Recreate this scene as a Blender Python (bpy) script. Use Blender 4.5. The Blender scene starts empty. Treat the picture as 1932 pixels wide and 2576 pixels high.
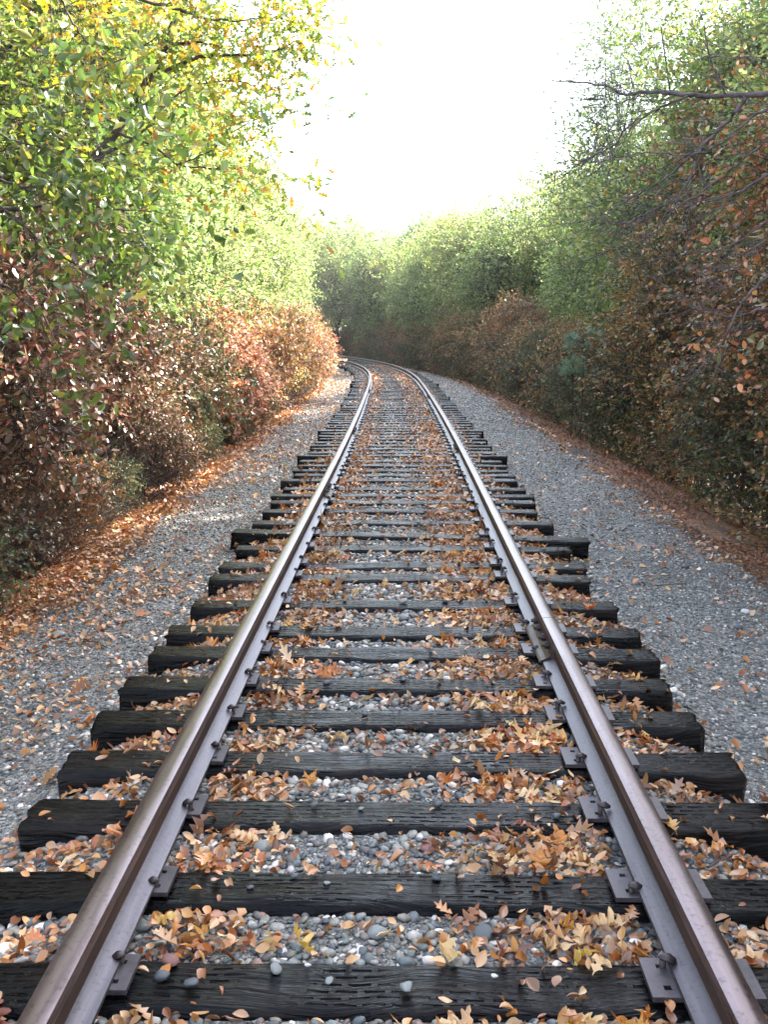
import bpy, bmesh, math, random
import numpy as np
from mathutils import Vector, Matrix

R = math.radians
scene = bpy.context.scene
COL = scene.collection

# ------------------------------------------------------------------ camera, sky, sun, exposure
CAM_H = 1.417
PITCH = math.atan(452 / 2780)
YAW = math.atan(50 / 2780)
cam_data = bpy.data.cameras.new('camera')
cam_data.sensor_fit = 'VERTICAL'
cam_data.sensor_height = 36.0
cam_data.lens = 2780 / 2576 * 36.0
cam_data.clip_start = 0.05
cam_data.clip_end = 3000
cam = bpy.data.objects.new('camera', cam_data)
cam.location = (0.02, 0, CAM_H)
cam.rotation_euler = (R(90) - PITCH, R(0.0), YAW)
COL.objects.link(cam)
scene.camera = cam

SUN_EL, SUN_AZ = 35.0, 62.0          # azimuth: degrees right of the track direction (+Y)
sd = Vector((math.sin(R(SUN_AZ)) * math.cos(R(SUN_EL)), math.cos(R(SUN_AZ)) * math.cos(R(SUN_EL)), math.sin(R(SUN_EL))))
world = bpy.data.worlds.new('World')
scene.world = world
world.use_nodes = True
wn = world.node_tree.nodes
sky = wn.new('ShaderNodeTexSky')
sky.sky_type = 'NISHITA'
sky.sun_disc = False
sky.sun_elevation = R(SUN_EL)
sky.sun_rotation = R(SUN_AZ)
sky.air_density = 1.0
sky.dust_density = 3.0
sky.ozone_density = 1.5
hz = wn.new('ShaderNodeHueSaturation')      # thin high cloud: a paler sky
hz.inputs['Saturation'].default_value = 0.62
world.node_tree.links.new(sky.outputs[0], hz.inputs['Color'])
world.node_tree.links.new(hz.outputs[0], wn['Background'].inputs[0])
wn['Background'].inputs[1].default_value = 0.15

sl = bpy.data.lights.new('sun', 'SUN')
sl.energy = 5.0
sl.angle = R(0.6)
sl.color = (1.0, 0.93, 0.82)
sun = bpy.data.objects.new('sun', sl)
sun.rotation_euler = (-sd).to_track_quat('-Z', 'Y').to_euler()
COL.objects.link(sun)

scene.view_settings.view_transform = 'Standard'
scene.view_settings.look = 'None'
scene.view_settings.exposure = 2.75
scene.view_settings.gamma = 1
scene.cycles.max_bounces = 7
scene.cycles.diffuse_bounces = 4
scene.cycles.glossy_bounces = 2
scene.cycles.transmission_bounces = 4
scene.cycles.transparent_max_bounces = 8
scene.cycles.sample_clamp_indirect = 6

# ------------------------------------------------------------------ materials
def lin(c):
    return tuple(((v / 255) / 12.92 if v / 255 <= 0.04045 else ((v / 255 + 0.055) / 1.055) ** 2.4) for v in c)

def new_mat(name):
    m = bpy.data.materials.new(name)
    m.use_nodes = True
    return m, m.node_tree.nodes, m.node_tree.links, m.node_tree.nodes['Principled BSDF']

def ramp(nt, stops, interp='LINEAR'):
    r = nt.new('ShaderNodeValToRGB')
    r.color_ramp.interpolation = interp
    el = r.color_ramp.elements
    while len(el) < len(stops):
        el.new(0.5)
    for e, (p, c) in zip(el, stops):
        e.position = p
        e.color = (*c, 1)
    return r

def leaf_mat(name, cols, trans=0.35, rough=0.42, spec=0.5, vary=0.5):
    m, n, l, p = new_mat(name)
    g = n.new('ShaderNodeNewGeometry')
    k = len(cols)
    r = ramp(n, [((i + 0.5) / k, c) for i, c in enumerate(cols)])
    l.new(g.outputs['Random Per Island'], r.inputs[0])
    tc = n.new('ShaderNodeTexCoord')
    ns = n.new('ShaderNodeTexNoise')
    ns.inputs['Scale'].default_value = 1.3
    ns.inputs['Detail'].default_value = 3
    l.new(tc.outputs['Object'], ns.inputs['Vector'])
    mr = n.new('ShaderNodeMapRange')
    mr.inputs[1].default_value = 0.3; mr.inputs[2].default_value = 0.7
    mr.inputs[3].default_value = 1 - vary; mr.inputs[4].default_value = 1 + vary
    l.new(ns.outputs[0], mr.inputs[0])
    oi = n.new('ShaderNodeObjectInfo')
    mr2 = n.new('ShaderNodeMapRange')
    mr2.inputs[3].default_value = 0.485; mr2.inputs[4].default_value = 0.515
    l.new(oi.outputs['Random'], mr2.inputs[0])
    h = n.new('ShaderNodeHueSaturation')
    l.new(mr2.outputs[0], h.inputs['Hue'])
    l.new(mr.outputs[0], h.inputs['Value'])
    l.new(r.outputs[0], h.inputs['Color'])
    l.new(h.outputs[0], p.inputs['Base Color'])
    p.inputs['Roughness'].default_value = rough
    p.inputs['Specular IOR Level'].default_value = spec
    t = n.new('ShaderNodeBsdfTranslucent')
    hs = n.new('ShaderNodeHueSaturation')
    hs.inputs['Saturation'].default_value = 1.1
    hs.inputs['Value'].default_value = 1.7
    l.new(h.outputs[0], hs.inputs['Color'])
    l.new(hs.outputs[0], t.inputs[0])
    mx = n.new('ShaderNodeMixShader')
    mx.inputs[0].default_value = trans
    l.new(p.outputs[0], mx.inputs[1]); l.new(t.outputs[0], mx.inputs[2])
    l.new(mx.outputs[0], n['Material Output'].inputs[0])
    return m

def bark_mat(name, c1, c2, rough=0.8):
    m, n, l, p = new_mat(name)
    tc = n.new('ShaderNodeTexCoord')
    ns = n.new('ShaderNodeTexNoise'); ns.inputs['Scale'].default_value = 14; ns.inputs['Detail'].default_value = 6
    l.new(tc.outputs['Object'], ns.inputs['Vector'])
    r = ramp(n, [(0.35, c1), (0.65, c2)])
    l.new(ns.outputs[0], r.inputs[0]); l.new(r.outputs[0], p.inputs['Base Color'])
    p.inputs['Roughness'].default_value = rough
    b = n.new('ShaderNodeBump'); b.inputs['Strength'].default_value = 0.5; b.inputs['Distance'].default_value = 0.01
    l.new(ns.outputs[0], b.inputs['Height']); l.new(b.outputs[0], p.inputs['Normal'])
    return m

M = {}
M['green'] = leaf_mat('evergreen_leaf', [(0.05, 0.09, 0.022), (0.09, 0.15, 0.032), (0.15, 0.21, 0.045), (0.06, 0.11, 0.03), (0.2, 0.25, 0.05), (0.04, 0.075, 0.022), (0.12, 0.18, 0.055), (0.08, 0.13, 0.035), (0.26, 0.25, 0.06)], 0.38, 0.25, 0.9)
M['lime'] = leaf_mat('pale_green_leaf', [(0.22, 0.30, 0.10), (0.34, 0.38, 0.16), (0.13, 0.21, 0.06), (0.42, 0.41, 0.2), (0.25, 0.33, 0.11), (0.1, 0.16, 0.05)], 0.45, 0.38, 0.6)
M['yellow'] = leaf_mat('yellow_autumn_leaf', [(0.2, 0.26, 0.05), (0.42, 0.36, 0.04), (0.14, 0.23, 0.04), (0.26, 0.3, 0.09), (0.1, 0.19, 0.04), (0.22, 0.28, 0.1), (0.5, 0.36, 0.04), (0.4, 0.18, 0.05)], 0.42, 0.4, 0.5, 0.35)
M['brown'] = leaf_mat('dry_brown_leaf', [(0.17, 0.08, 0.045), (0.36, 0.22, 0.14), (0.1, 0.035, 0.02), (0.06, 0.085, 0.03), (0.45, 0.3, 0.2), (0.2, 0.055, 0.022), (0.06, 0.05, 0.03), (0.24, 0.12, 0.07), (0.08, 0.1, 0.04)], 0.14, 0.3, 0.9)
M['cream'] = leaf_mat('pale_dry_leaf', [(0.5, 0.3, 0.19), (0.62, 0.42, 0.28), (0.4, 0.13, 0.05), (0.55, 0.28, 0.13), (0.3, 0.13, 0.06), (0.12, 0.11, 0.05), (0.66, 0.48, 0.3)], 0.3, 0.36, 0.7)
M['olive'] = leaf_mat('mixed_olive_leaf', [(0.08, 0.12, 0.04), (0.46, 0.2, 0.07), (0.12, 0.15, 0.04), (0.6, 0.28, 0.1), (0.06, 0.1, 0.03), (0.36, 0.2, 0.09), (0.1, 0.14, 0.05), (0.55, 0.36, 0.2), (0.4, 0.12, 0.035)], 0.2, 0.36, 0.7)
M['dark'] = leaf_mat('dark_green_leaf', [(0.05, 0.085, 0.035), (0.08, 0.13, 0.05), (0.12, 0.16, 0.06), (0.05, 0.09, 0.045), (0.22, 0.13, 0.05), (0.09, 0.13, 0.07), (0.3, 0.13, 0.05)], 0.25, 0.4, 0.5)
M['mid'] = leaf_mat('mid_green_leaf', [(0.13, 0.19, 0.055), (0.19, 0.25, 0.07), (0.09, 0.15, 0.045), (0.26, 0.29, 0.08), (0.3, 0.22, 0.08), (0.14, 0.2, 0.06)], 0.45, 0.45, 0.45)
M['needle'] = leaf_mat('pine_needle', [(0.26, 0.36, 0.24), (0.36, 0.46, 0.32), (0.2, 0.29, 0.19)], 0.3, 0.4, 0.5, 0.2)
M['haze_leaf'] = leaf_mat('thin_pale_leaf', [(0.12, 0.2, 0.08), (0.2, 0.27, 0.11), (0.1, 0.17, 0.07)], 0.35, 0.5, 0.4)
M['bark'] = bark_mat('bark', (0.03, 0.022, 0.018), (0.075, 0.06, 0.05))
M['grey_bark'] = bark_mat('grey_bark', (0.035, 0.027, 0.028), (0.13, 0.11, 0.11))
M['twig'] = bark_mat('dry_twig', (0.04, 0.03, 0.027), (0.1, 0.075, 0.065))

# loose leaves on the ground
M['leaf_tan'] = leaf_mat('fallen_tan', [(0.58, 0.33, 0.14), (0.7, 0.46, 0.24), (0.48, 0.24, 0.09)], 0.15, 0.38, 0.6, 0.25)
M['leaf_orange'] = leaf_mat('fallen_orange', [(0.55, 0.2, 0.03), (0.45, 0.14, 0.02), (0.64, 0.28, 0.05)], 0.15, 0.35, 0.6, 0.25)
M['leaf_russet'] = leaf_mat('fallen_russet', [(0.22, 0.065, 0.022), (0.29, 0.09, 0.03), (0.17, 0.05, 0.025)], 0.12, 0.33, 0.6, 0.25)
M['leaf_gold'] = leaf_mat('fallen_gold', [(0.62, 0.4, 0.08), (0.55, 0.31, 0.07), (0.65, 0.42, 0.14)], 0.2, 0.36, 0.6, 0.25)
M['litter'] = leaf_mat('leaf_litter', [(0.4, 0.145, 0.035), (0.64, 0.38, 0.17), (0.15, 0.048, 0.018), (0.72, 0.5, 0.28), (0.38, 0.11, 0.02), (0.24, 0.08, 0.025), (0.56, 0.24, 0.06), (0.34, 0.16, 0.08), (0.11, 0.042, 0.02), (0.66, 0.36, 0.13)], 0.12, 0.32, 0.8, 0.4)
M['litter_dark'] = leaf_mat('brown_needle_litter', [(0.22, 0.10, 0.045), (0.3, 0.13, 0.05), (0.15, 0.06, 0.025), (0.36, 0.18, 0.08)], 0.1, 0.5, 0.4, 0.35)

def stone_mat(name, cols, spec=0.5):
    m, n, l, p = new_mat(name)
    g = n.new('ShaderNodeNewGeometry')
    k = len(cols)
    r = ramp(n, [(i / k, c) for i, c in enumerate(cols)], 'CONSTANT')
    l.new(g.outputs['Random Per Island'], r.inputs[0])
    tc = n.new('ShaderNodeTexCoord')
    ns = n.new('ShaderNodeTexNoise'); ns.inputs['Scale'].default_value = 70; ns.inputs['Detail'].default_value = 5
    l.new(tc.outputs['Object'], ns.inputs['Vector'])
    mr = n.new('ShaderNodeMapRange')
    mr.inputs[1].default_value = 0.3; mr.inputs[2].default_value = 0.7; mr.inputs[3].default_value = 0.75; mr.inputs[4].default_value = 1.25
    l.new(ns.outputs[0], mr.inputs[0])
    h = n.new('ShaderNodeHueSaturation')
    l.new(mr.outputs[0], h.inputs['Value']); l.new(r.outputs[0], h.inputs['Color'])
    l.new(h.outputs[0], p.inputs['Base Color'])
    p.inputs['Roughness'].default_value = 0.5
    p.inputs['Specular IOR Level'].default_value = spec
    b = n.new('ShaderNodeBump'); b.inputs['Strength'].default_value = 0.35; b.inputs['Distance'].default_value = 0.003
    l.new(ns.outputs[0], b.inputs['Height']); l.new(b.outputs[0], p.inputs['Normal'])
    return m
STONES = [(min(.8, c[0] * 1.3), min(.8, c[1] * 1.2), min(.8, c[2] * 1.1)) for c in [(0.10, 0.115, 0.13), (0.16, 0.175, 0.175), (0.075, 0.09, 0.10), (0.22, 0.225, 0.215), (0.12, 0.145, 0.145), (0.055, 0.065, 0.08),
          (0.17, 0.165, 0.145), (0.28, 0.28, 0.27), (0.13, 0.12, 0.11), (0.42, 0.41, 0.4), (0.09, 0.11, 0.12), (0.2, 0.13, 0.11), (0.14, 0.165, 0.17), (0.19, 0.2, 0.19), (0.6, 0.58, 0.56), (0.085, 0.08, 0.08)]]
M['pebble'] = stone_mat('river_pebble', STONES)
M['stone_dark'] = stone_mat('dark_stone', [(0.05, 0.06, 0.075), (0.08, 0.09, 0.1)])
M['stone_pale'] = stone_mat('pale_stone', [(0.5, 0.49, 0.47), (0.6, 0.58, 0.56)])
M['stone_grey'] = stone_mat('grey_stone', [(0.17, 0.19, 0.19), (0.22, 0.23, 0.22)])
M['stone_red'] = stone_mat('red_stone', [(0.25, 0.1, 0.09), (0.2, 0.09, 0.08)])

def ballast_mat():
    m, n, l, p = new_mat('fine_gravel')
    tc = n.new('ShaderNodeTexCoord')
    v = n.new('ShaderNodeTexVoronoi'); v.inputs['Scale'].default_value = 75
    v2 = n.new('ShaderNodeTexVoronoi'); v2.inputs['Scale'].default_value = 30
    big = n.new('ShaderNodeTexNoise'); big.inputs['Scale'].default_value = 1.1; big.inputs['Detail'].default_value = 5
    dn = n.new('ShaderNodeTexNoise'); dn.inputs['Scale'].default_value = 25
    add = n.new('ShaderNodeMixRGB'); add.blend_type = 'ADD'; add.inputs[0].default_value = 0.02
    l.new(tc.outputs['Object'], add.inputs[1]); l.new(dn.outputs['Color'], add.inputs[2]); l.new(tc.outputs['Object'], dn.inputs['Vector'])
    for q in (v, v2):
        l.new(add.outputs[0], q.inputs['Vector'])
    l.new(tc.outputs['Object'], big.inputs['Vector'])
    sx = n.new('ShaderNodeSeparateColor'); l.new(v.outputs['Color'], sx.inputs[0])
    r1 = ramp(n, [(0.0, (0.05, 0.052, 0.055)), (0.3, (0.12, 0.125, 0.125)), (0.55, (0.2, 0.2, 0.19)), (0.8, (0.3, 0.285, 0.26)), (0.93, (0.55, 0.52, 0.47))])
    l.new(sx.outputs[0], r1.inputs[0])
    s2 = n.new('ShaderNodeSeparateColor'); l.new(v2.outputs['Color'], s2.inputs[0])
    r2 = ramp(n, [(0.0, (0.07, 0.07, 0.073)), (0.4, (0.15, 0.155, 0.15)), (0.75, (0.24, 0.235, 0.22)), (0.95, (0.45, 0.43, 0.4))])
    l.new(s2.outputs[0], r2.inputs[0])
    mx = n.new('ShaderNodeMixRGB'); mx.inputs[0].default_value = 0.4
    l.new(r1.outputs[0], mx.inputs[1]); l.new(r2.outputs[0], mx.inputs[2])
    mr = n.new('ShaderNodeMapRange'); mr.inputs[1].default_value = 0.3; mr.inputs[2].default_value = 0.7; mr.inputs[3].default_value = 0.75; mr.inputs[4].default_value = 1.2
    l.new(big.outputs[0], mr.inputs[0])
    h = n.new('ShaderNodeHueSaturation'); l.new(mx.outputs[0], h.inputs['Color']); l.new(mr.outputs[0], h.inputs['Value'])
    l.new(h.outputs[0], p.inputs['Base Color'])
    p.inputs['Roughness'].default_value = 0.65
    b = n.new('ShaderNodeBump'); b.inputs['Strength'].default_value = 1.0; b.inputs['Distance'].default_value = 0.012; b.invert = True
    l.new(v.outputs['Distance'], b.inputs['Height'])
    b2 = n.new('ShaderNodeBump'); b2.inputs['Strength'].default_value = 0.9; b2.inputs['Distance'].default_value = 0.03; b2.invert = True
    l.new(v2.outputs['Distance'], b2.inputs['Height']); l.new(b.outputs[0], b2.inputs['Normal'])
    l.new(b2.outputs[0], p.inputs['Normal'])
    return m
M['ballast'] = ballast_mat()

def soil_mat():
    m, n, l, p = new_mat('leaf_strewn_soil')
    tc = n.new('ShaderNodeTexCoord')
    v = n.new('ShaderNodeTexVoronoi'); v.inputs['Scale'].default_value = 22
    big = n.new('ShaderNodeTexNoise'); big.inputs['Scale'].default_value = 0.8; big.inputs['Detail'].default_value = 6
    l.new(tc.outputs['Object'], v.inputs['Vector']); l.new(tc.outputs['Object'], big.inputs['Vector'])
    s = n.new('ShaderNodeSeparateColor'); l.new(v.outputs['Color'], s.inputs[0])
    r = ramp(n, [(0.0, (0.05, 0.03, 0.02)), (0.35, (0.15, 0.065, 0.03)), (0.65, (0.26, 0.12, 0.05)), (0.9, (0.4, 0.22, 0.1))])
    l.new(s.outputs[0], r.inputs[0])
    mx = n.new('ShaderNodeMixRGB'); mx.inputs[2].default_value = (0.05, 0.035, 0.028, 1)
    r2 = ramp(n, [(0.42, (0, 0, 0)), (0.62, (1, 1, 1))]); l.new(big.outputs[0], r2.inputs[0])
    l.new(r2.outputs[0], mx.inputs[0]); l.new(r.outputs[0], mx.inputs[1])
    l.new(mx.outputs[0], p.inputs['Base Color'])
    p.inputs['Roughness'].default_value = 0.8
    b = n.new('ShaderNodeBump'); b.inputs['Strength'].default_value = 1; b.inputs['Distance'].default_value = 0.02
    l.new(v.outputs['Distance'], b.inputs['Height']); l.new(b.outputs[0], p.inputs['Normal'])
    return m
M['soil'] = soil_mat()

def tie_mat():
    m, n, l, p = new_mat('creosoted_timber')
    tc = n.new('ShaderNodeTexCoord')
    oi = n.new('ShaderNodeObjectInfo')
    off = n.new('ShaderNodeVectorMath'); off.operation = 'SCALE'; off.inputs[3].default_value = 1.0
    comb = n.new('ShaderNodeCombineXYZ')
    mu = n.new('ShaderNodeMath'); mu.operation = 'MULTIPLY'; mu.inputs[1].default_value = 57.0
    l.new(oi.outputs['Random'], mu.inputs[0])
    for i in range(3): l.new(mu.outputs[0], comb.inputs[i])
    ad = n.new('ShaderNodeVectorMath'); ad.operation = 'ADD'
    l.new(tc.outputs['Object'], ad.inputs[0]); l.new(comb.outputs[0], ad.inputs[1])
    # warped coordinates give knots and swirls
    wz = n.new('ShaderNodeTexNoise'); wz.inputs['Scale'].default_value = 2.6; wz.inputs['Detail'].default_value = 1
    l.new(ad.outputs[0], wz.inputs['Vector'])
    wv = n.new('ShaderNodeVectorMath'); wv.operation = 'MULTIPLY'; wv.inputs[1].default_value = (0.0, 0.14, 0.14)
    l.new(wz.outputs['Color'], wv.inputs[0])
    ad2 = n.new('ShaderNodeVectorMath'); ad2.operation = 'ADD'
    l.new(ad.outputs[0], ad2.inputs[0]); l.new(wv.outputs[0], ad2.inputs[1])
    mp = n.new('ShaderNodeMapping'); mp.inputs['Scale'].default_value = (1.8, 34.0, 34.0)
    l.new(ad2.outputs[0], mp.inputs['Vector'])
    g = n.new('ShaderNodeTexNoise'); g.inputs['Scale'].default_value = 1.0; g.inputs['Detail'].default_value = 4; g.inputs['Roughness'].default_value = 0.6
    l.new(mp.outputs[0], g.inputs['Vector'])
    mp2 = n.new('ShaderNodeMapping'); mp2.inputs['Scale'].default_value = (5.0, 130.0, 130.0)
    l.new(ad2.outputs[0], mp2.inputs['Vector'])
    g2 = n.new('ShaderNodeTexNoise'); g2.inputs['Scale'].default_value = 1.0; g2.inputs['Detail'].default_value = 2
    l.new(mp2.outputs[0], g2.inputs['Vector'])
    # rows of short incised slots along the grain
    w3 = n.new('ShaderNodeTexNoise'); w3.inputs['Scale'].default_value = 14; l.new(ad.outputs[0], w3.inputs['Vector'])
    w3s = n.new('ShaderNodeVectorMath'); w3s.operation = 'SCALE'; w3s.inputs[3].default_value = 0.022; l.new(w3.outputs['Color'], w3s.inputs[0])
    ad3 = n.new('ShaderNodeVectorMath'); ad3.operation = 'ADD'; l.new(ad.outputs[0], ad3.inputs[0]); l.new(w3s.outputs[0], ad3.inputs[1])
    mp3 = n.new('ShaderNodeMapping'); mp3.inputs['Scale'].default_value = (1.0, 1.0, 0.0)
    l.new(ad3.outputs[0], mp3.inputs['Vector'])
    br = n.new('ShaderNodeTexBrick'); br.offset = 0.5
    br.inputs['Scale'].default_value = 1.0
    br.inputs['Brick Width'].default_value = 0.07; br.inputs['Row Height'].default_value = 0.0285
    br.inputs['Mortar Size'].default_value = 0.0119; br.inputs['Mortar Smooth'].default_value = 0.3
    br.inputs['Color1'].default_value = (0, 0, 0, 1); br.inputs['Color2'].default_value = (0, 0, 0, 1); br.inputs['Mortar'].default_value = (1, 1, 1, 1)
    l.new(mp3.outputs[0], br.inputs['Vector'])
    # slot = inside brick (not mortar)
    inv = n.new('ShaderNodeMath'); inv.operation = 'SUBTRACT'; inv.inputs[0].default_value = 1.0
    l.new(br.outputs['Fac'], inv.inputs[1])
    ms = n.new('ShaderNodeMath'); ms.operation = 'MULTIPLY'; l.new(inv.outputs[0], ms.inputs[0])
    thr = n.new('ShaderNodeMapRange'); thr.inputs[1].default_value = 0.43; thr.inputs[2].default_value = 0.6
    pat = n.new('ShaderNodeTexNoise'); pat.inputs['Scale'].default_value = 5.0
    l.new(ad.outputs[0], pat.inputs['Vector']); l.new(pat.outputs[0], thr.inputs[0]); l.new(thr.outputs[0], ms.inputs[1])
    r = ramp(n, [(0.3, (0.001, 0.001, 0.0012)), (0.52, (0.003, 0.0028, 0.003)), (0.8, (0.015, 0.0095, 0.0075))])
    l.new(g.outputs[0], r.inputs[0])
    dk = n.new('ShaderNodeMixRGB'); dk.inputs[2].default_value = (0.006, 0.006, 0.007, 1)
    dm = n.new('ShaderNodeMath'); dm.operation = 'MULTIPLY'; dm.inputs[1].default_value = 0.7
    l.new(ms.outputs[0], dm.inputs[0]); l.new(dm.outputs[0], dk.inputs[0]); l.new(r.outputs[0], dk.inputs[1])
    hv = n.new('ShaderNodeHueSaturation')
    mrv = n.new('ShaderNodeMapRange'); mrv.inputs[3].default_value = 0.5; mrv.inputs[4].default_value = 2.2
    l.new(oi.outputs['Random'], mrv.inputs[0]); l.new(mrv.outputs[0], hv.inputs['Value']); l.new(dk.outputs[0], hv.inputs['Color'])
    l.new(hv.outputs[0], p.inputs['Base Color'])
    rr = n.new('ShaderNodeMapRange'); rr.inputs[1].default_value = 0.3; rr.inputs[2].default_value = 0.7; rr.inputs[3].default_value = 0.16; rr.inputs[4].default_value = 0.42
    l.new(g2.outputs[0], rr.inputs[0]); l.new(rr.outputs[0], p.inputs['Roughness'])
    gn = n.new('ShaderNodeNewGeometry'); sz = n.new('ShaderNodeSeparateXYZ'); l.new(gn.outputs['True Normal'], sz.inputs[0])
    up = n.new('ShaderNodeMapRange'); up.inputs[1].default_value = 0.8; up.inputs[2].default_value = 0.92; l.new(sz.outputs[2], up.inputs[0])
    slot = n.new('ShaderNodeMath'); slot.operation = 'MULTIPLY'; l.new(ms.outputs[0], slot.inputs[0]); l.new(up.outputs[0], slot.inputs[1])
    spr = n.new('ShaderNodeMapRange'); spr.inputs[3].default_value = 0.13; spr.inputs[4].default_value = 0.0; l.new(slot.outputs[0], spr.inputs[0])
    l.new(spr.outputs[0], p.inputs['Specular IOR Level'])
    b = n.new('ShaderNodeBump'); b.inputs['Strength'].default_value = 1.0; b.inputs['Distance'].default_value = 0.02
    l.new(g.outputs[0], b.inputs['Height'])
    b2 = n.new('ShaderNodeBump'); b2.inputs['Strength'].default_value = 0.6; b2.inputs['Distance'].default_value = 0.003
    l.new(g2.outputs[0], b2.inputs['Height']); l.new(b.outputs[0], b2.inputs['Normal'])
    b3 = n.new('ShaderNodeBump'); b3.inputs['Strength'].default_value = 1.0; b3.inputs['Distance'].default_value = 0.012; b3.invert = True
    l.new(slot.outputs[0], b3.inputs['Height']); l.new(b2.outputs[0], b3.inputs['Normal'])
    l.new(b3.outputs[0], p.inputs['Normal'])
    return m
M['tie'] = tie_mat()

def steel_mat(name, c1, c2, metal, r1, r2, scale=(30, 1.5, 30), bump=0.25):
    m, n, l, p = new_mat(name)
    tc = n.new('ShaderNodeTexCoord')
    mp = n.new('ShaderNodeMapping'); mp.inputs['Scale'].default_value = scale
    l.new(tc.outputs['Object'], mp.inputs['Vector'])
    ns = n.new('ShaderNodeTexNoise'); ns.inputs['Scale'].default_value = 1; ns.inputs['Detail'].default_value = 6; ns.inputs['Roughness'].default_value = 0.65
    l.new(mp.outputs[0], ns.inputs['Vector'])
    sp = n.new('ShaderNodeTexNoise'); sp.inputs['Scale'].default_value = 60; sp.inputs['Detail'].default_value = 3
    l.new(tc.outputs['Object'], sp.inputs['Vector'])
    r = ramp(n, [(0.35, c1), (0.65, c2)]); l.new(ns.outputs[0], r.inputs[0])
    dk = n.new('ShaderNodeMixRGB'); dk.blend_type = 'MULTIPLY'; dk.inputs[0].default_value = 0.5
    r3 = ramp(n, [(0.3, (0.35, 0.28, 0.25)), (0.45, (1, 1, 1))]); l.new(sp.outputs[0], r3.inputs[0])
    l.new(r.outputs[0], dk.inputs[1]); l.new(r3.outputs[0], dk.inputs[2])
    l.new(dk.outputs[0], p.inputs['Base Color'])
    p.inputs['Metallic'].default_value = metal
    mr = n.new('ShaderNodeMapRange'); mr.inputs[1].default_value = 0.3; mr.inputs[2].default_value = 0.7; mr.inputs[3].default_value = r1; mr.inputs[4].default_value = r2
    l.new(ns.outputs[0], mr.inputs[0]); l.new(mr.outputs[0], p.inputs['Roughness'])
    b = n.new('ShaderNodeBump'); b.inputs['Strength'].default_value = bump; b.inputs['Distance'].default_value = 0.002
    l.new(sp.outputs[0], b.inputs['Height']); l.new(b.outputs[0], p.inputs['Normal'])
    return m
M['rail_head'] = steel_mat('worn_rail_head', (0.12, 0.085, 0.08), (0.235, 0.19, 0.195), 0.85, 0.26, 0.36, bump=0.08)
M['rail_web'] = steel_mat('rusty_rail_web', (0.02, 0.012, 0.009), (0.06, 0.03, 0.02), 0.1, 0.5, 0.7)
M['rail_foot'] = steel_mat('grey_rail_foot', (0.06, 0.053, 0.062), (0.15, 0.135, 0.15), 0.65, 0.32, 0.45)
M['plate'] = steel_mat('tie_plate_steel', (0.045, 0.038, 0.042), (0.11, 0.095, 0.105), 0.45, 0.35, 0.55, (8, 8, 8))
M['spike'] = steel_mat('spike_iron', (0.035, 0.025, 0.025), (0.075, 0.055, 0.055), 0.3, 0.38, 0.55, (20, 20, 20))
M['joint'] = steel_mat('joint_bar_iron', (0.045, 0.028, 0.022), (0.09, 0.06, 0.05), 0.2, 0.42, 0.6, (10, 10, 10))

# ------------------------------------------------------------------ helpers
def tag(o, label=None, cat=None, group=None, kind=None):
    if label: o['label'] = label
    if cat: o['category'] = cat
    if group: o['group'] = group
    if kind: o['kind'] = kind
    return o

def link(name, me, parent=None, loc=None, rot=None):
    o = bpy.data.objects.new(name, me)
    COL.objects.link(o)
    if parent: o.parent = parent
    if loc is not None: o.location = loc
    if rot is not None: o.rotation_euler = rot
    return o

def empty(name, loc, rz=0.0):
    o = bpy.data.objects.new(name, None)
    o.empty_display_size = 0.2
    o.location = loc; o.rotation_euler = (0, 0, rz)
    COL.objects.link(o)
    return o

def np_mesh(name, verts, faces, mat, smooth=False):
    """verts (n,3), faces (m,k) one k for all"""
    verts = np.ascontiguousarray(verts, dtype=np.float32); faces = np.ascontiguousarray(faces, dtype=np.int32)
    me = bpy.data.meshes.new(name)
    k = faces.shape[1]
    me.vertices.add(len(verts)); me.vertices.foreach_set('co', verts.ravel())
    me.loops.add(faces.size); me.loops.foreach_set('vertex_index', faces.ravel())
    me.polygons.add(len(faces))
    me.polygons.foreach_set('loop_start', np.arange(0, faces.size, k, dtype=np.int32))
    me.update(calc_edges=True)
    if smooth:
        me.polygons.foreach_set('use_smooth', np.ones(len(faces), dtype=bool))
    me.materials.append(mat)
    return me

def mesh_py(name, verts, faces, mat, smooth=False):
    me = bpy.data.meshes.new(name)
    me.from_pydata([tuple(v) for v in verts], [], faces)
    me.update()
    if smooth:
        for p in me.polygons: p.use_smooth = True
    me.materials.append(mat)
    return me

class MB:
    def __init__(s): s.v = []; s.f = []
    def add(s, v, f):
        b = len(s.v); s.v += [tuple(x) for x in v]; s.f += [tuple(b + i for i in q) for q in f]
    def box(s, x0, x1, y0, y1, z0, z1):
        s.add([(x0, y0, z0), (x1, y0, z0), (x1, y1, z0), (x0, y1, z0), (x0, y0, z1), (x1, y0, z1), (x1, y1, z1), (x0, y1, z1)],
              [(0, 3, 2, 1), (4, 5, 6, 7), (0, 1, 5, 4), (1, 2, 6, 5), (2, 3, 7, 6), (3, 0, 4, 7)])
    def mesh(s, name, mat, smooth=False, bevel=0.0):
        me = mesh_py(name, s.v, s.f, mat, smooth)
        if bevel:
            bm = bmesh.new(); bm.from_mesh(me)
            bmesh.ops.bevel(bm, geom=bm.edges[:], offset=bevel, segments=2, profile=0.6, affect='EDGES')
            bm.to_mesh(me); bm.free()
        return me

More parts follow.
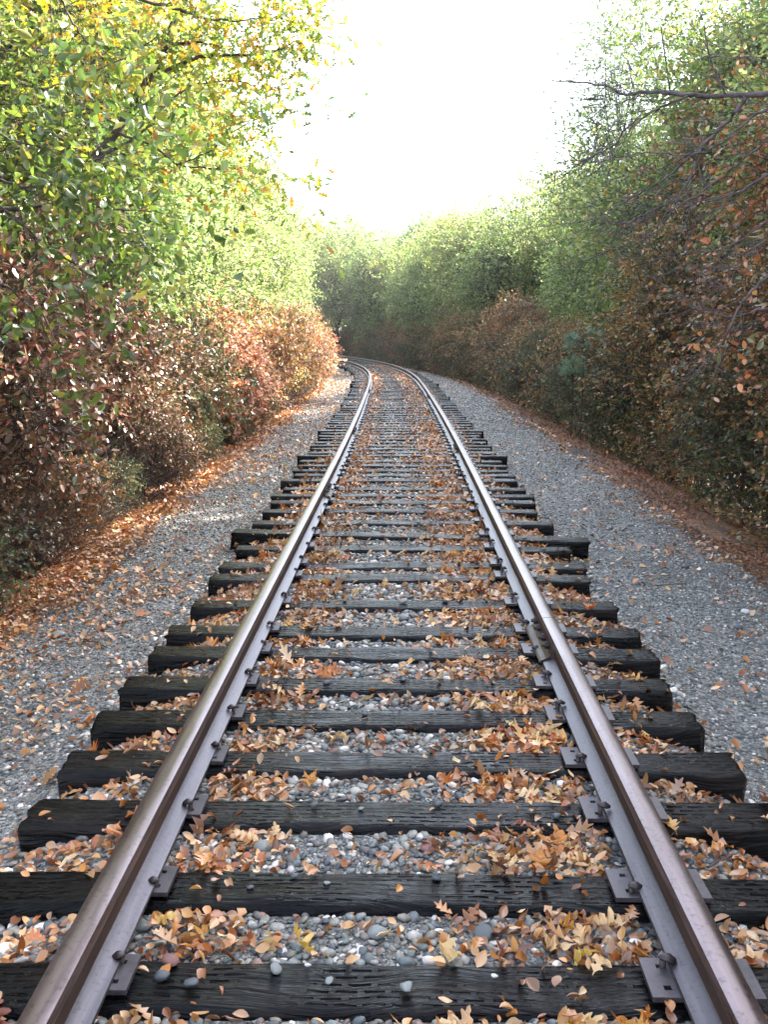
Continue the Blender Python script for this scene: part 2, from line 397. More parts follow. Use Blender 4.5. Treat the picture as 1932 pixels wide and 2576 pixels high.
# ------------------------------------------------------------------ track alignment
_my = np.array([-50, 10, 17, 22.5, 27.5, 33, 38, 42.5, 47.5, 52.5, 57.5, 62.5, 67.5, 72.5, 90, 110, 140, 800])
_ms = np.array([0, 0, .007, .012, .014, .02, .04, .066, .094, .13, .17, .2, .23, .265, .39, .55, .85, .85])
_Y = np.arange(-50, 700, 0.1)
_m = np.interp(_Y, _my, _ms)
_m = np.convolve(np.pad(_m, 20, 'edge'), np.ones(41) / 41, 'valid')
_X = -np.concatenate([[0], np.cumsum((_m[1:] + _m[:-1]) * 0.05)])
_S = np.concatenate([[0], np.cumsum(np.sqrt(0.01 + (np.diff(_X)) ** 2))]); _S -= np.interp(0, _Y, _S)
def cx(Y): return np.interp(Y, _Y, _X)
def sl_(Y): return -np.interp(Y, _Y, _m)
def P(s, off):
    """arc length, signed offset to the right -> x, y"""
    s = np.asarray(s, float)
    Y = np.interp(s, _S, _Y); X = np.interp(s, _S, _X); k = sl_(Y)
    L = np.sqrt(1 + k * k)
    return X + off / L, Y - off * k / L
def head(s):
    return math.atan(-float(sl_(np.interp(s, _S, _Y))))      # rotation about z (positive = left)

def vnoise(x, y, seed=0, scale=1.0):
    x = np.asarray(x, float) * scale; y = np.asarray(y, float) * scale
    xi = np.floor(x).astype(np.int64); yi = np.floor(y).astype(np.int64)
    fx = x - xi; fy = y - yi; fx = fx * fx * (3 - 2 * fx); fy = fy * fy * (3 - 2 * fy)
    def h(a, b):
        n = (a * 374761393 + b * 668265263 + seed * 1442695041) & 0x7fffffff
        n = ((n ^ (n >> 13)) * 1274126177) & 0x7fffffff
        return ((n ^ (n >> 16)) & 0xffff) / 65535.0
    return (h(xi, yi) * (1 - fx) + h(xi + 1, yi) * fx) * (1 - fy) + (h(xi, yi + 1) * (1 - fx) + h(xi + 1, yi + 1) * fx) * fy

# height of the ground against the offset from the track centre, rail top = 0
_po = np.array([-300, -60, -20, -9, -5.5, -3.8, -3.0, -2.4, -1.8, -1.5, -1.32, -1.15, -0.95, -0.6, 0, 0.6, 0.95, 1.15, 1.32, 1.5, 1.8, 2.4, 2.9, 3.4, 4.2, 5.5, 9, 20, 60, 300])
_pz = np.array([-1.2, -1.2, -1.3, -1.2, -0.95, -0.68, -0.52, -0.43, -0.375, -0.345, -0.315, -0.255, -0.212, -0.2, -0.198, -0.2, -0.212, -0.255, -0.315, -0.345, -0.375, -0.44, -0.52, -0.66, -1.0, -1.5, -1.9, -1.7, -1.6, -1.6])
def gz(s, off):
    n = (vnoise(s, off, 3, 1.7) - 0.5) * 0.05 + (vnoise(s, off, 5, 6) - 0.5) * 0.022
    w = np.clip((np.abs(off) - 0.6) / 1.2, 0.12, 1)
    return np.interp(off, _po, _pz) + n * w
def off_of(X, Y):
    k = sl_(Y); L = np.sqrt(1 + k * k)
    return (X - cx(Y)) / L

# ------------------------------------------------------------------ ground sheet and gravel bed
def grid_faces(nx, ny):
    a = np.arange((nx - 1) * (ny - 1)); i = a % (nx - 1); j = a // (nx - 1)
    b = j * nx + i
    return np.stack([b, b + 1, b + nx + 1, b + nx], 1)

xs = np.concatenate([-np.geomspace(400, 22, 22), np.arange(-21, 12, 0.22), np.geomspace(12.3, 400, 24)])
ys = np.concatenate([-np.geomspace(100, 3, 12), np.arange(-2.8, 30, 0.25), np.arange(30, 110, 0.6), np.geomspace(111, 500, 24)])
XX, YY = np.meshgrid(xs, ys)
OF = off_of(XX, YY)
ZZ = np.interp(OF, _po, _pz) + (vnoise(XX, YY, 9, 1.3) - 0.5) * 0.08 * np.clip(np.abs(OF) - 2.2, 0, 1)
ZZ = np.where(np.abs(OF) < 2.6, ZZ - 0.05, ZZ)
far = np.clip((YY - 100) / 200, 0, 1)
ZZ = ZZ * (1 - far) + (-1.2) * far
me = np_mesh('ground', np.stack([XX.ravel(), YY.ravel(), ZZ.ravel()], 1), grid_faces(len(xs), len(ys)), M['soil'], True)
tag(link('ground', me), kind='structure')

ss = np.concatenate([np.arange(-4, 16, 0.06), np.arange(16, 40, 0.15), np.arange(40, 112, 0.4)])
ow = np.concatenate([np.arange(-3.1, -1.4, 0.1), np.arange(-1.4, 1.4001, 0.07), np.arange(1.5, 3.25, 0.1)])
OO, S2 = np.meshgrid(ow, ss)
wl = 2.45 + (vnoise(S2, S2 * 0, 21, 0.7) - 0.5) * 0.5
wr = 2.85 + (vnoise(S2, S2 * 0, 22, 0.6) - 0.5) * 0.5
edge = np.where(OO < 0, wl - np.abs(OO), wr - OO)
GZ = gz(S2, OO) + np.where(edge < 0, np.clip(edge, -0.3, 0) * 0.5 - 0.02, 0)
PX, PY = P(S2, OO)
me = np_mesh('gravel_bed', np.stack([PX.ravel(), PY.ravel(), GZ.ravel()], 1), grid_faces(len(ow), len(ss)), M['ballast'], True)
tag(link('gravel_bed', me), kind='structure')

# ------------------------------------------------------------------ sleepers
def s_from_depth(z, hh=1.587):
    return (z - hh * math.sin(PITCH)) / math.cos(PITCH)
TIE_TOP = -0.172
near = [(2.27, -1.27, 1.26), (2.73, -1.28, 1.27), (3.195, -1.27, 1.27), (3.70, -1.24, 1.28), (4.15, -1.255, 1.27), (4.62, -1.27, 1.25), (5.05, -1.26, 1.23), (5.56, -1.25, 1.28),
        (5.95, -1.25, 1.28), (6.55, -1.23, 1.27), (7.27, -1.25, 1.235), (7.66, -1.25, 1.275), (8.25, -1.23, 1.26), (8.76, -1.37, 1.47), (9.39, -1.26, 1.28), (10.0, -1.25, 1.22),
        (10.5, -1.24, 1.26), (10.94, -1.29, 1.3), (11.41, -1.22, 1.27), (12.06, -1.31, 1.25), (12.5, -1.22, 1.27), (12.9, -1.27, 1.24), (13.36, -1.25, 1.27), (13.88, -1.28, 1.25), (14.47, -1.36, 1.38), (14.85, -1.24, 1.26)]
ties = [(s_from_depth(z), a, b) for z, a, b in near]
rnd = random.Random(4)
s = ties[-1][0]
while s < 88:
    s += rnd.uniform(0.42, 0.56)
    e = 0.09 if rnd.random() < 0.09 else 0
    ties.append((s, -1.26 - rnd.uniform(-0.04, 0.04) - e, 1.26 + rnd.uniform(-0.04, 0.04) + e))

def tie_mesh(seed, L, W=0.212, H=0.178, nx=44):
    rg = np.random.RandomState(seed)
    prof = []
    r = 0.012
    hw, hh = W / 2, H
    for (y, z) in [(-hw, -hh), (-hw, -r * 2.2), (-hw + r * 0.5, -r * 0.6), (-hw + r * 1.8, 0), (-hw / 2, 0), (0, 0), (hw / 2, 0), (hw - r * 1.8, 0), (hw - r * 0.5, -r * 0.6), (hw, -r * 2.2), (hw, -hh)]:
        prof.append((y, z))
    prof = np.array(prof); k = len(prof)
    X = np.linspace(-L / 2, L / 2, nx)
    X[0] += 0.0
    v = np.zeros((nx, k, 3))
    for j in range(k):
        v[:, j, 0] = X
        top = prof[j, 1] > -0.1
        v[:, j, 1] = prof[j, 0] + (vnoise(X, X * 0 + j * 3, seed, 5) - 0.5) * (0.010 if top else 0.01) + (vnoise(X, X * 0, seed + 5, 1.3) - 0.5) * 0.012
        v[:, j, 2] = prof[j, 1] + ((vnoise(X, X * 0 + j * 3, seed + 1, 6) - 0.5) * 0.009 + (vnoise(X, X * 0, seed + 2, 1.5) - 0.5) * 0.006 if top else 0)
    # rounded, uneven ends
    c = v.mean(1, keepdims=True)
    v[0, :, 1:] = c[0, :, 1:] + (v[0, :, 1:] - c[0, :, 1:]) * 0.95
    v[-1, :, 1:] = c[-1, :, 1:] + (v[-1, :, 1:] - c[-1, :, 1:]) * 0.95
    v[0, :, 0] += rg.uniform(-0.01, 0.012, k); v[-1, :, 0] += rg.uniform(-0.01, 0.012, k)
    v[1, :, 0] = v[0, :, 0] + 0.012; v[-2, :, 0] = v[-1, :, 0] - 0.012
    V = v.reshape(-1, 3)
    F = []
    for i in range(nx - 1):
        for j in range(k - 1):
            a = i * k + j
            F.append((a, a + k, a + k + 1, a + 1))
        F.append((i * k + k - 1, (i + 1) * k + k - 1, (i + 1) * k, i * k))
    F.append(tuple(range(k)))
    F.append(tuple((nx - 1) * k + j for j in reversed(range(k))))
    me = mesh_py('sleeper', V, F, M['tie'], True)
    bm = bmesh.new(); bm.from_mesh(me)
    bmesh.ops.recalc_face_normals(bm, faces=bm.faces)
    for f in bm.faces:
        if len(f.verts) > 4: f.smooth = False
    bm.to_mesh(me); bm.free()
    return me

ORD = ['zeroth', 'first', 'second', 'third', 'fourth', 'fifth', 'sixth', 'seventh', 'eighth', 'ninth', 'tenth', 'eleventh', 'twelfth', 'thirteenth', 'fourteenth', 'fifteenth', 'sixteenth', 'seventeenth', 'eighteenth', 'nineteenth', 'twentieth',
       'twenty-first', 'twenty-second', 'twenty-third', 'twenty-fourth', 'twenty-fifth', 'twenty-sixth', 'twenty-seventh', 'twenty-eighth', 'twenty-ninth', 'thirtieth', 'thirty-first', 'thirty-second', 'thirty-third', 'thirty-fourth', 'thirty-fifth', 'thirty-sixth', 'thirty-seventh', 'thirty-eighth', 'thirty-ninth', 'fortieth']
TIE_LABELS = {1: 'black sleeper nearest the camera, with wavy swirling grain and stones on top', 2: 'second black sleeper from the camera, wet blue sheen and rows of slots',
              3: 'third black sleeper from the camera, reddish dry grain and scattered small stones', 4: 'fourth black sleeper from the camera, its full end block showing on the gravel'}
shared_tie = [tie_mesh(900 + i, 2.52, nx=26) for i in range(4)]
tie_info = []
for i, (s, a, b) in enumerate(ties):
    rg = random.Random(100 + i)
    L = b - a
    x, y = P(s, (a + b) / 2)
    rz = head(s) + rg.uniform(-0.006, 0.006)
    zt = TIE_TOP + rg.uniform(-0.006, 0.004)
    if i == 13: rz -= 0.11; zt -= 0.0; 
    if i < 28:
        o = link('sleeper', tie_mesh(200 + i, L), loc=(x, y, zt), rot=(rg.uniform(-0.02, 0.02), 0, rz))
    else:
        o = shared_tie[i % 4]
        o = link('sleeper', o, loc=(x, y, zt), rot=(rg.uniform(-0.02, 0.02), 0, rz)); o.scale = (L / 2.52, rg.uniform(0.9, 1.05), 1)
    if i == 0: lab = 'black sleeper just under the bottom edge of the view, nearer than all others'
    elif i in TIE_LABELS: lab = TIE_LABELS[i]
    elif i == 13: lab = 'skewed brown sleeper jutting far out of line past both rails'
    elif i == 24: lab = 'long sleeper standing out past its neighbours, %s from the camera' % ORD[i]
    elif i <= 30: lab = '%s dark timber sleeper from the camera, lying across under both rails' % ORD[i]
    elif s < 40: lab = 'thin dark sleeper among the close rungs midway along the straight'
    else: lab = 'faint dark sleeper far off where the track bends left'
    tag(o, lab, 'sleeper', 'timber sleepers laid under the rails')
    tie_info.append((s, zt))

# ------------------------------------------------------------------ rails
RO = 0.7535     # rail centre offset
HEADP = [(-0.0335, -0.034), (-0.0365, -0.028), (-0.0360, -0.012), (-0.0315, -0.0045), (-0.022, -0.001), (-0.008, 0.0), (0.008, 0.0), (0.022, -0.001), (0.0315, -0.0045), (0.0360, -0.012), (0.0365, -0.028), (0.0335, -0.034), (0.012, -0.045), (-0.012, -0.045)]
WEBP = [(-0.0095, -0.043), (0.0095, -0.043), (0.0082, -0.075), (0.0085, -0.105), (0.016, -0.124), (-0.016, -0.124), (-0.0085, -0.105), (-0.0082, -0.075)]
FOOTP = [(-0.026, -0.121), (-0.014, -0.117), (0.014, -0.117), (0.026, -0.121), (0.066, -0.135), (0.068, -0.139), (0.067, -0.146), (-0.067, -0.146), (-0.068, -0.139), (-0.066, -0.135)]
BARI = None
def sweep(name, prof, s0, s1, off, parent, mat, smooth=True, step=0.25, flip=False):
    n = max(2, int((s1 - s0) / step) + 1)
    S = np.linspace(s0, s1, n)
    pr = [(-x, z) for x, z in prof][::-1] if flip else prof
    k = len(pr)
    V = []
    base = parent.location
    for s_ in S:
        for (px, pz) in pr:
            x, y = P(s_, off + px)
            V.append((float(x) - base[0], float(y) - base[1], pz - base[2]))
    F = []
    for i in range(n - 1):
        for j in range(k):
            a = i * k + j; b = i * k + (j + 1) % k
            F.append((a, b, b + k, a + k))
    F.append(tuple(range(k))); F.append(tuple((n - 1) * k + j for j in reversed(range(k))))
    me = mesh_py(name, V, F, mat, smooth)
    bm = bmesh.new(); bm.from_mesh(me); bmesh.ops.recalc_face_normals(bm, faces=bm.faces)
    for f in bm.faces:
        if len(f.verts) > 4: f.smooth = False
    for e in bm.edges:
        if len(e.link_faces) == 2 and e.calc_face_angle(0) > R(38): e.smooth = False
    bm.to_mesh(me); bm.free()
    return link(name, me, parent)

JL = [-3.0, 10.65, 17.2, 29.0, 41.0, 53.0, 65.0, 90]
JR = [-3.0, 5.42, 14.6, 26.4, 38.3, 50.2, 62.0, 90]
def rail_run(side, joints, word, outer):
    for k in range(len(joints) - 1):
        s0, s1 = joints[k] + 0.003, joints[k + 1] - 0.003
        x, y = P(s0, side * RO)
        t = empty('steel_rail', (float(x), float(y), -0.146))
        if k == 0: lab = 'brownish steel rail on the %s, the length nearest the camera' % word
        elif k == len(joints) - 2: lab = 'last %s rail length, curving out of sight around the bend' % word
        else: lab = '%s length of the %s steel rail, counted from the camera' % (ORD[k + 1], word)
        tag(t, lab, 'rail', 'steel rails of the track')
        sweep('rail_head', HEADP, s0, s1, side * RO, t, M['rail_head'])
        sweep('rail_web', WEBP, s0, s1, side * RO, t, M['rail_web'])
        sweep('rail_foot', FOOTP, s0, s1, side * RO, t, M['rail_foot'], False)
rail_run(-1, JL, 'left-hand', -1)
rail_run(1, JR, 'right-hand', 1)

# joint bars with nuts
def nut(x, y, z, r=0.019, h=0.022, sgn=1):
    b = MB()
    v = []
    for q in (0, h):
        for a in range(6):
            v.append((x + sgn * q, y + r * math.cos(a * math.pi / 3), z + r * math.sin(a * math.pi / 3)))
    b.add(v, [(i, (i + 1) % 6, 6 + (i + 1) % 6, 6 + i) for i in range(6)] + [tuple(range(6))[::-1], tuple(range(6, 12))])
    v = []
    for q in (h, h + 0.014):
        for a in range(8):
            v.append((x + sgn * q, y + 0.010 * math.cos(a * math.pi / 4), z + 0.010 * math.sin(a * math.pi / 4)))
    b.add(v, [(i, (i + 1) % 8, 8 + (i + 1) % 8, 8 + i) for i in range(8)] + [tuple(range(8))[::-1], tuple(range(8, 16))])
    return b
jn = 0
def joint(s, side, word, idx):
    hl = 0.31
    x, y = P(s, side * RO)
    t = empty('joint_bar', (float(x), float(y), -0.146), head(s))
    tag(t, 'bolted joint bar on the %s rail, %s from the camera' % (word, ORD[idx]), 'joint bar', 'bolted joints of the rails')
    for sg in (-1, 1):
        # angle bar: hugs the web, flares over the foot
        pr = [(0.011, 0.100), (0.027, 0.101), (0.029, 0.080), (0.024, 0.062), (0.030, 0.042), (0.050, 0.025), (0.074, 0.016), (0.082, 0.010), (0.082, 0.002), (0.073, 0.002), (0.071, 0.013), (0.030, 0.029), (0.011, 0.031)]
        pr = [(sg * a, b) for a, b in pr]
        k = len(pr)
        V = [(a, yy, b) for yy in (-hl, hl) for a, b in pr]
        F = [(i, (i + 1) % k, k + (i + 1) % k, k + i) for i in range(k)] + [tuple(range(k)), tuple(range(2 * k - 1, k - 1, -1))]
        me = mesh_py('fishplate', V, F, M['joint'])
        bm = bmesh.new(); bm.from_mesh(me); bmesh.ops.recalc_face_normals(bm, faces=bm.faces); bm.to_mesh(me); bm.free()
        fp = link('fishplate', me, t)
        for q in (-0.23, -0.09, 0.09, 0.23):
            b = nut(sg * 0.0255, q, 0.069, sgn=sg)
            link('nut', b.mesh('nut', M['spike']), fp)
for w, J, sd_ in (('left-hand', JL, -1), ('right-hand', JR, 1)):
    for i, s in enumerate(J[1:-1]):
        if s < 55: joint(s, sd_, w, i + 1)

# tie plates with spikes
def plate_mesh():
    # grid with square spike holes, extruded
    xsx = [-0.135, -0.100, -0.082, -0.0685, 0.0685, 0.082, 0.100, 0.135]
    ysy = [-0.085, -0.055, -0.036, 0.036, 0.055, 0.085]
    holes = {(1, 1), (1, 3), (5, 1), (5, 3)}
    b = MB(); th = 0.013
    nx, ny = len(xsx), len(ysy)
    for z in (0, th):
        for yv in ysy:
            for xv in xsx:
                b.v.append((xv, yv, z))
    idx = lambda i, j, t: t * nx * ny + j * nx + i
    cells = {(i, j) for i in range(nx - 1) for j in range(ny - 1)} - holes
    for (i, j) in cells:
        b.f.append((idx(i, j, 1), idx(i + 1, j, 1), idx(i + 1, j + 1, 1), idx(i, j + 1, 1)))
        b.f.append((idx(i, j, 0), idx(i, j + 1, 0), idx(i + 1, j + 1, 0), idx(i + 1, j, 0)))
        for (di, dj, p, q) in ((-1, 0, (i, j + 1), (i, j)), (1, 0, (i + 1, j), (i + 1, j + 1)), (0, -1, (i, j), (i + 1, j)), (0, 1, (i + 1, j + 1), (i, j + 1))):
            if (i + di, j + dj) not in cells:
                b.f.append((idx(*p, 0), idx(*q, 0), idx(*q, 1), idx(*p, 1)))
    return b.mesh('tie_plate', M['plate'])
PLATE = plate_mesh()
def spike_mesh():
    bm = bmesh.new()
    bmesh.ops.create_cube(bm, size=1, matrix=Matrix.Translation((0, 0, 0.0)) @ Matrix.Diagonal((0.016, 0.016, 0.055, 1)))
    bmesh.ops.bevel(bm, geom=bm.edges[:], offset=0.002, segments=1, affect='EDGES')
    res = bmesh.ops.create_uvsphere(bm, u_segments=14, v_segments=8, radius=1)
    for v in res['verts']:
        x, y, z = v.co
        z2 = z * (0.0105 if z > 0 else 0.007)
        v.co = (-0.011 + x * 0.023, y * 0.016 * (1.0 - 0.15 * x), 0.031 + z2 + (-0.004 * (x < -0.3)))
    for f in bm.faces: f.smooth = True
    me = bpy.data.meshes.new('spike'); bm.to_mesh(me); bm.free(); me.materials.append(M['spike'])
    return me
SPIKE = spike_mesh()   # head leans to -x
def tie_plate(i, s, zt, side):
    rg = random.Random(i * 7 + (side > 0))
    x, y = P(s, side * RO)
    t = link('tie_plate', PLATE, loc=(float(x), float(y), -0.146 - 0.0132), rot=(0, 0, head(s) + rg.uniform(-0.01, 0.01)))
    if side < 0: t.scale = (0.8, 0.92, 1)
    w = 'left-hand' if side < 0 else 'right-hand'
    if 1 <= i <= 24: lab = 'steel plate under the %s rail on the %s sleeper from the camera' % (w, ORD[i])
    else: lab = 'small far-off steel plate under the %s rail' % w
    tag(t, lab, 'tie plate', 'steel tie plates under the rails')
    pos = [(-0.091, -0.045), (0.091, 0.045)] if rg.random() < 0.5 else [(-0.091, 0.045), (0.091, -0.045)]
    for (px, py) in pos:
        inner = (px > 0) == (side < 0)
        sx = 1 if px > 0 else -1
        sp = link('spike', SPIKE, t, (px / (0.97 if side < 0 else 1.0) - sx * 0.008, py, 0.0), (0, 0, (0 if sx > 0 else math.pi) + rg.uniform(-0.2, 0.2)))
        sp.location[2] = 0.0 + rg.uniform(-0.006, 0.012)
for i, (s, zt) in enumerate(tie_info):
    if s > 30 or i == 0: continue
    for side in (-1, 1): tie_plate(i, s, zt, side)

# ------------------------------------------------------------------ pebbles
def ico(sub):
    bm = bmesh.new(); bmesh.ops.create_icosphere(bm, subdivisions=sub, radius=1)
    v = np.array([x.co[:] for x in bm.verts]); f = np.array([[q.index for q in p.verts] for p in bm.faces]); bm.free()
    return v, f
def rotm(rs, n, tilt=0.35):
    a = rs.uniform(0, 2 * np.pi, n); tx = rs.normal(0, tilt, n); ty = rs.normal(0, tilt, n)
    ca, sa = np.cos(a), np.sin(a)
    Z = np.stack([np.sin(tx), np.sin(ty), np.ones(n)], 1); Z /= np.linalg.norm(Z, axis=1, keepdims=True)
    Xv = np.stack([ca, sa, np.zeros(n)], 1); Xv -= Z * (Xv * Z).sum(1, keepdims=True); Xv /= np.linalg.norm(Xv, axis=1, keepdims=True)
    Yv = np.cross(Z, Xv)
    return Xv, Yv, Z
def pebbles(rs, pos, size, sub, lump=0.16):
    """pos (n,3), size (n,) half length"""
    v, f = ico(sub); n = len(pos); k = len(v)
    Xv, Yv, Zv = rotm(rs, n)
    a = size; b = size * rs.uniform(0.6, 0.92, n); c = size * rs.uniform(0.28, 0.55, n)
    # 6 lump variants
    var = np.stack([v * (1 + lump * (rs.rand(k, 1) - 0.5) * 2) for _ in range(12)])
    vv = var[rs.randint(0, 12, n)]
    W = pos[:, None, :] + Xv[:, None, :] * (vv[:, :, 0:1] * a[:, None, None]) + Yv[:, None, :] * (vv[:, :, 1:2] * b[:, None, None]) + Zv[:, None, :] * (vv[:, :, 2:3] * c[:, None, None])
    F = f[None] + (np.arange(n) * k)[:, None, None]
    return W.reshape(-1, 3), F.reshape(-1, 3)
TS = np.array([t[0] for t in ties])
def in_tie(s, off, m=0.10):
    j = np.clip(np.searchsorted(TS, s), 1, len(TS) - 1)
    d = np.minimum(np.abs(s - TS[j]), np.abs(s - TS[j - 1]))
    return (d < m) & (np.abs(off) < 1.26)
def near_rail(off, m=0.075): return np.abs(np.abs(off) - RO) < m

def peb_zone(rs, s0, s1, o0, o1, dens, lo, hi, sub, crib=True, name='x'):
    n = int((s1 - s0) * (o1 - o0) * dens)
    s_ = rs.uniform(s0, s1, n); o_ = rs.uniform(o0, o1, n)
    keep = ~in_tie(s_, o_, 0.108)
    s_, o_ = s_[keep], o_[keep]; n = len(s_)
    sz = lo + (hi - lo) * rs.beta(1.25, 2.7, n)
    x, y = P(s_, o_)
    z = gz(s_, o_) + sz * 0.25
    return pebbles(rs, np.stack([x, y, z], 1), sz, sub)
rs = np.random.RandomState(11)
Vs, Fs, nv = [], [], 0
def push(vf):
    global nv
    Vs.append(vf[0]); Fs.append(vf[1] + nv); nv += len(vf[0])
push(peb_zone(rs, 1.7, 4.5, -1.3, 1.35, 2100, 0.004, 0.030, 2))
push(peb_zone(rs, 4.5, 8.0, -1.4, 1.4, 1700, 0.005, 0.031, 2))
push(peb_zone(rs, 8.0, 16.0, -1.4, 1.4, 1000, 0.008, 0.03, 1))
push(peb_zone(rs, 16.0, 30.0, -1.4, 1.4, 420, 0.012, 0.034, 1))
push(peb_zone(rs, 2.0, 9.0, -2.5, -1.3, 1100, 0.004, 0.021, 1))
push(peb_zone(rs, 2.0, 9.0, 1.3, 2.8, 1300, 0.004, 0.018, 1))
push(peb_zone(rs, 9.0, 22.0, -2.4, -1.3, 500, 0.007, 0.024, 1))
push(peb_zone(rs, 9.0, 22.0, 1.3, 2.9, 500, 0.007, 0.022, 1))
push(peb_zone(rs, 22.0, 50.0, 1.3, 2.9, 120, 0.012, 0.035, 1))
push(peb_zone(rs, 22.0, 50.0, -2.4, -1.3, 120, 0.012, 0.035, 1))
me = np_mesh('gravel', np.concatenate(Vs), np.concatenate(Fs), M['pebble'], True)
tag(link('gravel', me), 'grey rounded river gravel filling the track bed and shoulders', 'gravel', kind='stuff')

# single stones that can be told apart: lying on the sleepers and the biggest ones in the bed
def stone_mesh(seed, angular=False):
    rr = np.random.RandomState(seed)
    v, f = ico(3 if not angular else 2)
    d = v.copy()
    for _ in range(5 if not angular else 9):
        nrm = rr.normal(size=3); nrm /= np.linalg.norm(nrm)
        h = rr.uniform(0.55, 0.85)
        q = d @ nrm
        d = d - np.outer(np.clip(q - h, 0, None), nrm) * (0.6 if not angular else 1.0)
    d[:, 2] *= 0.6; d[:, 1] *= 0.8
    return d, f
smesh = {}
for key in ('stone_dark', 'stone_pale', 'stone_grey', 'stone_red'):
    for ang in (0, 1):
        for q in range(2):
            d, f = stone_mesh(50 + q + ang * 10, bool(ang))
            smesh[(key, ang, q)] = np_mesh('stone', d, f, M[key], not ang)
CN = {'stone_dark': 'dark', 'stone_pale': 'whitish', 'stone_grey': 'grey', 'stone_red': 'reddish'}
def stone(s, off, z, size, key, ang, label, rz, grp):
    x, y = P(s, off)
    o = link('stone', smesh[(key, ang, int(rz * 10) % 2)], loc=(float(x), float(y), z + size * 0.26), rot=(0.1, -0.15, rz))
    o.scale = (size * 0.85, size * 0.85, size * 0.62)
    tag(o, label, 'stone', grp)
rg = random.Random(77)
s1 = TS
sp_list = [  # tie index, offset, along tie, half-size, key, angular, label
    (1, 0.03, -0.03, 0.034, 'stone_grey', 1, 'angular grey stone on the middle of the nearest sleeper'),
    (1, -0.30, 0.05, 0.030, 'stone_grey', 1, 'rounded olive-grey stone near the far edge of the nearest sleeper'),
    (1, -0.16, 0.00, 0.018, 'stone_grey', 1, 'small chipped grey stone beside the large angular one on the nearest sleeper'),
    (1, -0.50, -0.02, 0.028, 'stone_dark', 0, 'round dark pebble on the nearest sleeper by the left-hand rail leaves'),
    (1, -0.58, 0.01, 0.027, 'stone_dark', 0, 'egg-shaped dark stone next to the reddish one on the nearest sleeper'),
    (1, -0.57, 0.075, 0.034, 'stone_red', 0, 'reddish oval stone among leaves by the left-hand rail'),
    (1, 0.25, 0.03, 0.012, 'stone_pale', 0, 'tiny white pebble on the nearest sleeper near the right-hand rail'),
    (1, -0.22, 0.07, 0.012, 'stone_pale', 1, 'tiny white chip at the far edge of the nearest sleeper'),
    (2, -0.30, 0.06, 0.017, 'stone_dark', 0, 'small dark pebble on the far edge of the second sleeper'),
    (2, -0.20, 0.02, 0.015, 'stone_grey', 0, 'small grey pebble in the middle of the second sleeper'),
    (2, 0.12, 0.055, 0.02, 'stone_dark', 0, 'dark pebble on the second sleeper just past its middle'),
    (2, -0.42, -0.01, 0.016, 'stone_dark', 0, 'dark pebble on the second sleeper near the leaf drift'),
    (3, -0.28, 0.05, 0.017, 'stone_dark', 0, 'dark pebble on the third sleeper near the leaf drift'),
    (3, -0.12, 0.02, 0.014, 'stone_grey', 0, 'small grey pebble in the middle of the third sleeper'),
    (3, 0.14, 0.06, 0.02, 'stone_dark', 0, 'dark stone on the far edge of the third sleeper'),
    (3, 0.53, -0.03, 0.028, 'stone_dark', 1, 'knobbly dark stone on the third sleeper by the right-hand plate'),
    (5, -0.14, 0.02, 0.02, 'stone_dark', 0, 'dark pebble on the fifth sleeper beside its middle'),
    (6, 0.02, 0.05, 0.022, 'stone_dark', 0, 'dark stone on the sixth sleeper at its middle'),
    (6, -0.33, 0.0, 0.024, 'stone_dark', 0, 'dark stone on the sixth sleeper towards the left-hand rail'),
    (7, 0.16, 0.03, 0.022, 'stone_dark', 1, 'dark angular stone on the seventh sleeper'),
    (9, 0.02, 0.03, 0.035, 'stone_grey', 0, 'large grey cobble resting on the ninth sleeper'),
    (9, -0.33, 0.04, 0.02, 'stone_dark', 0, 'small dark stone on the ninth sleeper'),
    (9, 0.27, 0.04, 0.028, 'stone_dark', 0, 'oval dark stone on the ninth sleeper towards the right-hand rail'),
]
for k, off, ds, size, key, ang, lab in sp_list:
    stone(TS[k] + ds, off, TIE_TOP + 0.003, size, key, ang, lab, rg.uniform(0, 6), 'loose stones on the sleepers')
bed = [(2, 3, -0.42, 0.045, 'stone_grey', 'large flat pale grey stone in the gravel beyond the second sleeper'), (1, 2, 0.24, 0.04, 'stone_dark', 'round dark cobble in the gravel between the two nearest sleepers'),
       (1, 2, -0.05, 0.038, 'stone_grey', 'smooth grey cobble mid-track between the two nearest sleepers'), (0, 1, -0.45, 0.03, 'stone_pale', 'white lump of quartz before the nearest sleeper'),
       (0, 1, 0.32, 0.036, 'stone_dark', 'dark cobble in the gravel before the nearest sleeper'), (2, 3, 0.10, 0.036, 'stone_red', 'round brownish cobble between the second and third sleepers'),
       (2, 3, 0.33, 0.038, 'stone_grey', 'flat grey cobble between the second and third sleepers near the leaf drift'), (4, 5, -0.05, 0.04, 'stone_grey', 'long grey cobble between the fourth and fifth sleepers'),
       (5, 6, 0.2, 0.045, 'stone_grey', 'long flat grey cobble between the fifth and sixth sleepers'), (8, 9, 0.02, 0.05, 'stone_grey', 'large grey cobble between the eighth and ninth sleepers')]
for a, b, off, size, key, lab in bed:
    sm = TS[a] * 0.45 + TS[b] * 0.55
    stone(sm, off, float(gz(sm, off)) + 0.006, size, key, 0, lab, rg.uniform(0, 6), 'large stones in the track bed')
